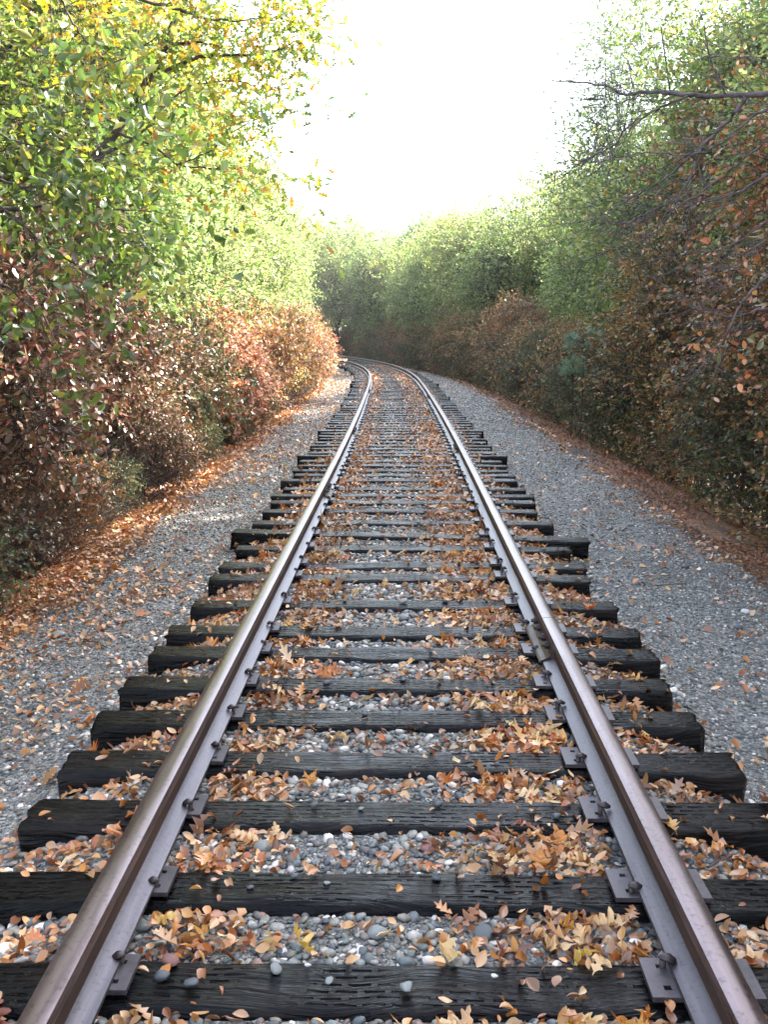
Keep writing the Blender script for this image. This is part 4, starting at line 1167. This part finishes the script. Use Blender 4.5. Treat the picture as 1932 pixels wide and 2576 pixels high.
for k, (s_, o_) in enumerate([(9.0, 8.0), (12.2, 8.1)]):  # unseen trees added to close sun gaps over the left shoulder
    x, y = at(s_, o_); put('green_tree', MD[k], x, y, k * 2.0, 1.38, ['dense green tree inside the thicket beyond the right-hand edge', 'second dense green tree inside the thicket beyond the right-hand edge'][k], 'tree', 'green trees beside the camera')
cnt = {}
s_ = 10.0
while s_ < 84:
    x, y = at(s_, (6.6 if s_ < 26 else 7.3 if s_ < 48 else 5.9) + rg.uniform(-0.5, 0.9))
    kind = rg.choice(['green', 'pale', 'green', 'pale', 'rusty'] if s_ < 30 else ['green', 'pale', 'pale'])
    k = cnt[kind] = cnt.get(kind, 0) + 1
    if kind == 'green':
        put('green_tree', MD[k % 3], x, y, rg.uniform(0, 6.28), rg.uniform(0.92, 1.28) * (1.22 if s_ < 30 else 1), '%s leafy mid-green tree from the camera on the right-hand bank' % nth(k), 'tree', 'green trees on the right-hand bank')
    elif kind == 'pale':
        put('willow_tree', LM[k % 3], x, y, rg.uniform(0, 6.28), rg.uniform(1.15, 1.4) * (0.82 if 26 < s_ < 48 else 1), '%s pale yellowish-green tree from the camera on the right-hand bank' % nth(k), 'tree', 'pale green trees on the right-hand bank')
    else:
        sc = rg.uniform(1.4, 1.75)
        put('oak_tree', OL[k % 3], x, y, rg.uniform(0, 6.28), (sc, sc, sc * 1.1), '%s tree with mixed rusty and green leaves on the right-hand bank' % nth(k), 'tree', 'rusty oak trees on the right-hand bank')
    s_ += rg.uniform(2.0, 3.4)
k = 0; s_ = -9.0
while s_ < 80:
    k += 1
    x, y = at(s_, 9.3 + rg.uniform(-0.5, 0.8))
    sc = rg.uniform(1.32, 1.5) if s_ < 28 else rg.uniform(1.1, 1.4)  # near end made taller to keep sun off the track and left bank
    put('green_tree', MD[k % 3], x, y, rg.uniform(0, 6.28), sc, '%s taller green tree of the back row on the right-hand bank' % nth(k), 'tree', 'back row of green trees on the right-hand bank')
    s_ += 2.9
for k, s_ in enumerate((-5.5, -2.5, 0.5, 3.5, 6.6)):  # out-of-view trees added so their shadows cover the near track
    x, y = at(s_, 6.6)
    put('green_tree', MD[k % 3], x, y, k * 1.3, 1.15, '%s green tree beside the camera, its crown at the right-hand edge' % nth(k + 1), 'tree', 'green trees beside the camera')
for k, (x, y, sc, lab) in enumerate([(7.0, 34, 1.12, 'tall thin pale tree rising against the sky above the right-hand bank'), (8.6, 22.5, 1.0, 'airy grey-twigged tree against the sky near the top right corner'), (9.6, 28, 1.15, 'lacy thin tree between the two tallest airy ones on the right-hand bank'),
        (1.9, 84, 1.15, 'bare-topped pale tree standing above the woods at the far bend'), (7.5, 70, 0.9, 'thin pale tree above the woods just right of the far bend')]):
    put('thin_tree', TH[k % 2], x, y, rg.uniform(0, 6.28), sc, lab, 'tree', 'thin airy trees against the sky')
k = 0
for (x, y) in [(-3, 86), (2, 84), (7, 80), (-8, 92), (12, 78), (-13, 100), (-2, 96), (5, 94), (-18, 96), (-24, 104), (11, 66), (10, 56), (16, 70), (-9, 108), (3, 106), (-31, 96), (-20, 84), (-15, 76), (-12, 66)]:
    k += 1
    put('far_tree', FR[k % 3], x, y, rg.uniform(0, 6.28), rg.uniform(1.1, 1.35), '%s hazy green tree of the woods closing off the far bend' % nth(k), 'tree', 'woods beyond the far bend')

for k, (s_, o_, zz, sc) in enumerate([(9.2, 4.5, -0.4, 1.0), (11.6, 4.7, -0.5, 1.05)]):
    x, y = at(s_, o_)
    put('oak_sapling', OL[k], x, y, 1.0 + k, sc, ['rusty-leaved oak sapling leaning over the verge at the right-hand edge', 'second rusty oak sapling, just beyond the one at the right-hand edge'][k], 'tree', 'rusty oak saplings over the verge', z=zz)

# ------------------------------------------------------------------ near bare branch on the right, and the pine sapling
def limb_tree(base, label, group, trunk_to, branches, leafname, leafmat, tmpl, lsize, keep, extra, seed, bark, rfac=0.62):
    t = empty('branching_tree', base)
    tag(t, label, 'tree', group)
    rs = np.random.RandomState(seed); g = Geo(); tips = []
    bx, by, bz = base
    def w(px, py, z):
        xc = (px - 966) / 2780 * z; d = (py - 836) / 2780 * z
        Yw = z / math.cos(PITCH); Xw = xc - Yw * math.tan(YAW)
        return np.array([Xw - bx, Yw - by, CAM_H - d - bz])
    def br(pts, r0, r1, z0, z1, sides=6):
        n = len(pts)
        P_ = np.array([w(p[0], p[1], z0 + (z1 - z0) * i / (n - 1)) for i, p in enumerate(pts)])
        tt = np.linspace(0, n - 1, n * 5); Q = np.stack([np.interp(tt, np.arange(n), P_[:, c]) for c in range(3)], 1)
        ker = np.array([1, 2, 3, 2, 1]) / 9
        Q2 = Q.copy()
        for c in range(3): Q2[2:-2, c] = np.convolve(Q[:, c], ker, 'valid')
        Q2 += rs.normal(0, 0.004, Q2.shape)
        g.add(tube(Q2, np.linspace(r0 * rfac, r1 * rfac, len(Q2)), sides))
        fl = (Q2[-1] - Q2[0]) / np.linalg.norm(Q2[-1] - Q2[0])
        for q in Q2[3::2]:
            e = q + rs.normal(0, 0.13, 3) + fl * rs.uniform(0.05, 0.3)
            g.add(tube(curve_pts(q, e, rs, 5, 0.2), np.linspace(0.003, 0.0012, 5), 3)); tips.append(e)
            for _ in range(2):
                e2 = e + rs.normal(0, 0.09, 3) + fl * 0.1; g.add(tube(curve_pts((q + e) / 2, e2, rs, 4, 0.2), np.linspace(0.002, 0.001, 4), 3)); tips.append(e2)
    g.add(tube(curve_pts((0, 0, -0.2), trunk_to, rs, 10, 0.1), np.linspace(0.09, 0.04, 10), 8))
    for q in branches: br(*q)
    link('trunk', g.mesh('branches', M[bark], True), t)
    T_ = np.array(tips)
    low = T_[keep(T_)]
    sel = np.concatenate([low + rs.normal(0, 0.03 + 0.03 * i, low.shape) for i in range(extra)] + [T_[rs.rand(len(T_)) < 0.03]])
    n = len(sel)
    c = Geo(); c.add(leaf_batch(rs, sel, rs.normal(0, 1, (n, 3)) + np.array([0, 0, -0.4]), rs.normal(0, 1, (n, 3)) + np.array([-0.5, -0.5, 0.5]), rs.uniform(lsize[0], lsize[1], n), tmpl, 0.85, 0.5, 0.5))
    link('leaves', c.mesh(leafname, M[leafmat]), t)
limb_tree((3.9, 6.0, -0.9), 'grey bare-branched tree reaching in from the right-hand side with a few dry leaves', 'bare-branched trees at the verge', (-0.5, 0.05, 3.2), [
    ([(2350, 330), (2100, 290), (1932, 268), (1850, 270), (1700, 270), (1640, 258), (1560, 268), (1500, 240), (1380, 234)], 0.036, 0.006, 6.3, 6.8, 7),
    ([(1710, 270), (1640, 300), (1575, 335), (1540, 385), (1470, 420), (1395, 428)], 0.012, 0.004, 6.4, 6.7),
    ([(1850, 275), (1830, 310), (1770, 370), (1740, 400), (1660, 470), (1580, 510), (1540, 530)], 0.021, 0.004, 6.3, 6.3),
    ([(1750, 380), (1740, 430), (1700, 510), (1640, 540), (1560, 575), (1510, 580)], 0.013, 0.003, 6.3, 6.0),
    ([(1932, 285), (1870, 320), (1790, 390), (1720, 410), (1620, 400), (1480, 425)], 0.013, 0.003, 6.0, 6.2),
    ([(1800, 265), (1760, 190), (1745, 120), (1725, 40)], 0.011, 0.003, 6.4, 6.6),
    ([(1760, 185), (1850, 180), (1932, 200)], 0.007, 0.005, 6.5, 6.3),
    ([(2100, 330), (1932, 440), (1850, 500), (1760, 520), (1700, 515)], 0.016, 0.004, 6.0, 6.0),
    ([(1640, 260), (1590, 275), (1530, 290), (1480, 290)], 0.006, 0.002, 6.5, 6.7),
    ([(1530, 275), (1500, 310), (1480, 340)], 0.005, 0.002, 6.6, 6.7),
    ([(1932, 360), (1850, 420), (1780, 480), (1700, 530), (1620, 610), (1540, 640), (1490, 632)], 0.010, 0.003, 5.9, 6.1),
    ([(2200, 500), (1932, 690), (1870, 760), (1830, 850), (1810, 940)], 0.015, 0.004, 5.6, 5.4),
    ([(1932, 560), (1860, 610), (1800, 640), (1700, 640), (1640, 660)], 0.010, 0.003, 5.8, 6.0),
    ([(2200, 620), (1932, 600), (1880, 640), (1840, 700)], 0.010, 0.003, 5.4, 5.5),
    ([(2200, 800), (1932, 770), (1850, 800), (1760, 780), (1700, 740)], 0.012, 0.003, 5.6, 5.6)],
    'dry_leaves', 'olive', OVAL5, (0.03, 0.058), lambda T: (T[:, 2] < 2.75) & (T[:, 0] > -2.3), 4, 8, 'grey_bark')
ZL = 10.0
limb_tree((-4.6, 9.6, -0.8), 'dark-limbed oak whose lobed-leaved branches hang out over the left-hand rail', 'oaks over the left-hand rail', (0.9, 0.2, 5.2), [
    ([(250, 420), (330, 330), (410, 205), (440, 165), (455, 110), (500, 35), (520, -60)], 0.07, 0.03, ZL, ZL, 8),
    ([(420, 218), (470, 195), (520, 175), (600, 172), (670, 172), (720, 160), (755, 140)], 0.035, 0.006, ZL, ZL),
    ([(450, 150), (500, 140), (560, 148), (600, 160)], 0.026, 0.006, ZL, ZL),
    ([(300, 15), (380, 45), (470, 65), (540, 90), (610, 95), (660, 90), (700, 80)], 0.03, 0.006, ZL - 0.6, ZL),
    ([(520, 10), (600, 5), (630, -5), (680, 20), (730, 70)], 0.02, 0.005, ZL, ZL),
    ([(140, 250), (230, 220), (340, 180), (420, 130), (520, 60)], 0.016, 0.005, ZL - 1, ZL),
    ([(250, 420), (370, 360), (430, 290), (500, 240), (600, 230), (700, 250)], 0.025, 0.005, ZL - 0.5, ZL),
    ([(300, 350), (400, 380), (460, 430), (560, 440), (620, 435), (680, 460)], 0.02, 0.004, ZL - 0.5, ZL - 0.5),
    ([(460, 430), (540, 400), (600, 350), (660, 320), (740, 300)], 0.012, 0.004, ZL - 0.5, ZL)],
    'lobed_leaves', 'yellow', OAKS, (0.07, 0.11), lambda T: T[:, 2] > -99, 7, 15, 'bark')
ZN = 7.0
limb_tree((-4.2, 6.2, -0.8), 'evergreen with thin dark criss-crossing branches at the left-hand edge', 'evergreens at the left-hand edge', (0.3, 0.3, 3.0), [
    ([(-200, 420), (0, 460), (95, 485), (180, 470), (260, 400), (340, 330), (440, 240)], 0.02, 0.004, ZN, ZN),
    ([(-200, 560), (40, 535), (130, 525), (215, 515), (300, 535), (420, 540)], 0.035, 0.006, ZN, ZN + 0.5),
    ([(60, 470), (130, 510), (220, 540), (300, 580), (380, 600)], 0.010, 0.003, ZN, ZN),
    ([(-50, 480), (60, 560), (130, 620), (230, 690), (310, 740)], 0.016, 0.005, ZN - 0.4, ZN),
    ([(0, 340), (60, 370), (150, 390), (230, 410), (320, 420)], 0.010, 0.003, ZN - 0.4, ZN),
    ([(140, -40), (180, 20), (230, 110), (270, 160), (330, 200)], 0.012, 0.004, ZN - 1.0, ZN - 0.6),
    ([(-60, 700), (30, 720), (100, 800), (140, 880)], 0.012, 0.004, ZN - 0.6, ZN)],
    'evergreen_leaves', 'green', OVAL5, (0.055, 0.09), lambda T: T[:, 2] > -99, 5, 25, 'bark')

def pine(x, y, z, h, rad, lab):
    t = empty('pine_sapling', (x, y, z)); tag(t, lab, 'tree', 'pale pine saplings')
    rs = np.random.RandomState(int(h * 100)); g = Geo(); c = Geo()
    g.add(tube(curve_pts((0, 0, -0.1), (0, 0, h), rs, 8, 0.05), np.linspace(0.022, 0.006, 8), 6))
    B = []; D = []
    for q in range(11):
        a = rs.uniform(0, 6.28); lv = h - rs.uniform(0.05, 0.4)
        e = np.array([math.cos(a) * rad * rs.uniform(0.6, 1.1), math.sin(a) * rad * rs.uniform(0.6, 1.1), lv + rs.uniform(0.02, 0.2)])
        p = curve_pts((0, 0, lv), e, rs, 5, 0.1)
        g.add(tube(p, np.linspace(0.007, 0.003, 5), 4))
        f = (p[4] - p[2]) / np.linalg.norm(p[4] - p[2])
        for _ in range(60):
            B.append(p[4] - (p[4] - p[3]) * rs.rand()); D.append(rs.normal(0, 0.6, 3) + f)
    B = np.array(B); D = np.array(D); n = len(B)
    c.add(leaf_batch(rs, B, D, rs.normal(0, 1, (n, 3)), rs.uniform(0.13, 0.22, n), [(0, 0.013), (.3, .016), (.7, .013), (1, .004)], 1.0, 0, 0.15))
    link('trunk', g.mesh('trunk', M['bark'], True), t); link('needles', c.mesh('needles', M['needle']), t)
x, y = at(22.0, 3.62); pine(x, y, -0.8, 2.2, 0.33, 'pale blue-green pine sapling with long needles poking from the right-hand shrubs')
x, y = at(22.5, 3.5); pine(x, y, -0.7, 1.5, 0.16, 'smaller low pine sapling beside the taller pale one')

# ------------------------------------------------------------------ the air
b = MB(); b.box(-410, 410, -110, 510, -3.2, 22)
hm = bpy.data.materials.new('haze'); hm.use_nodes = True
hn = hm.node_tree.nodes; hn.remove(hn['Principled BSDF'])
pv = hn.new('ShaderNodeVolumePrincipled'); pv.inputs['Color'].default_value = (0.9, 0.95, 1, 1); pv.inputs['Density'].default_value = 0.0005; pv.inputs['Anisotropy'].default_value = 0.3
hm.node_tree.links.new(pv.outputs[0], hn['Material Output'].inputs['Volume'])
o = link('haze', b.mesh('haze', hm)); tag(o, 'thin pale morning haze filling the air over the track', 'haze', kind='stuff')
scene.cycles.volume_bounces = 0
print('objects', len(bpy.data.objects), 'verts', sum(len(m.vertices) for m in bpy.data.meshes))
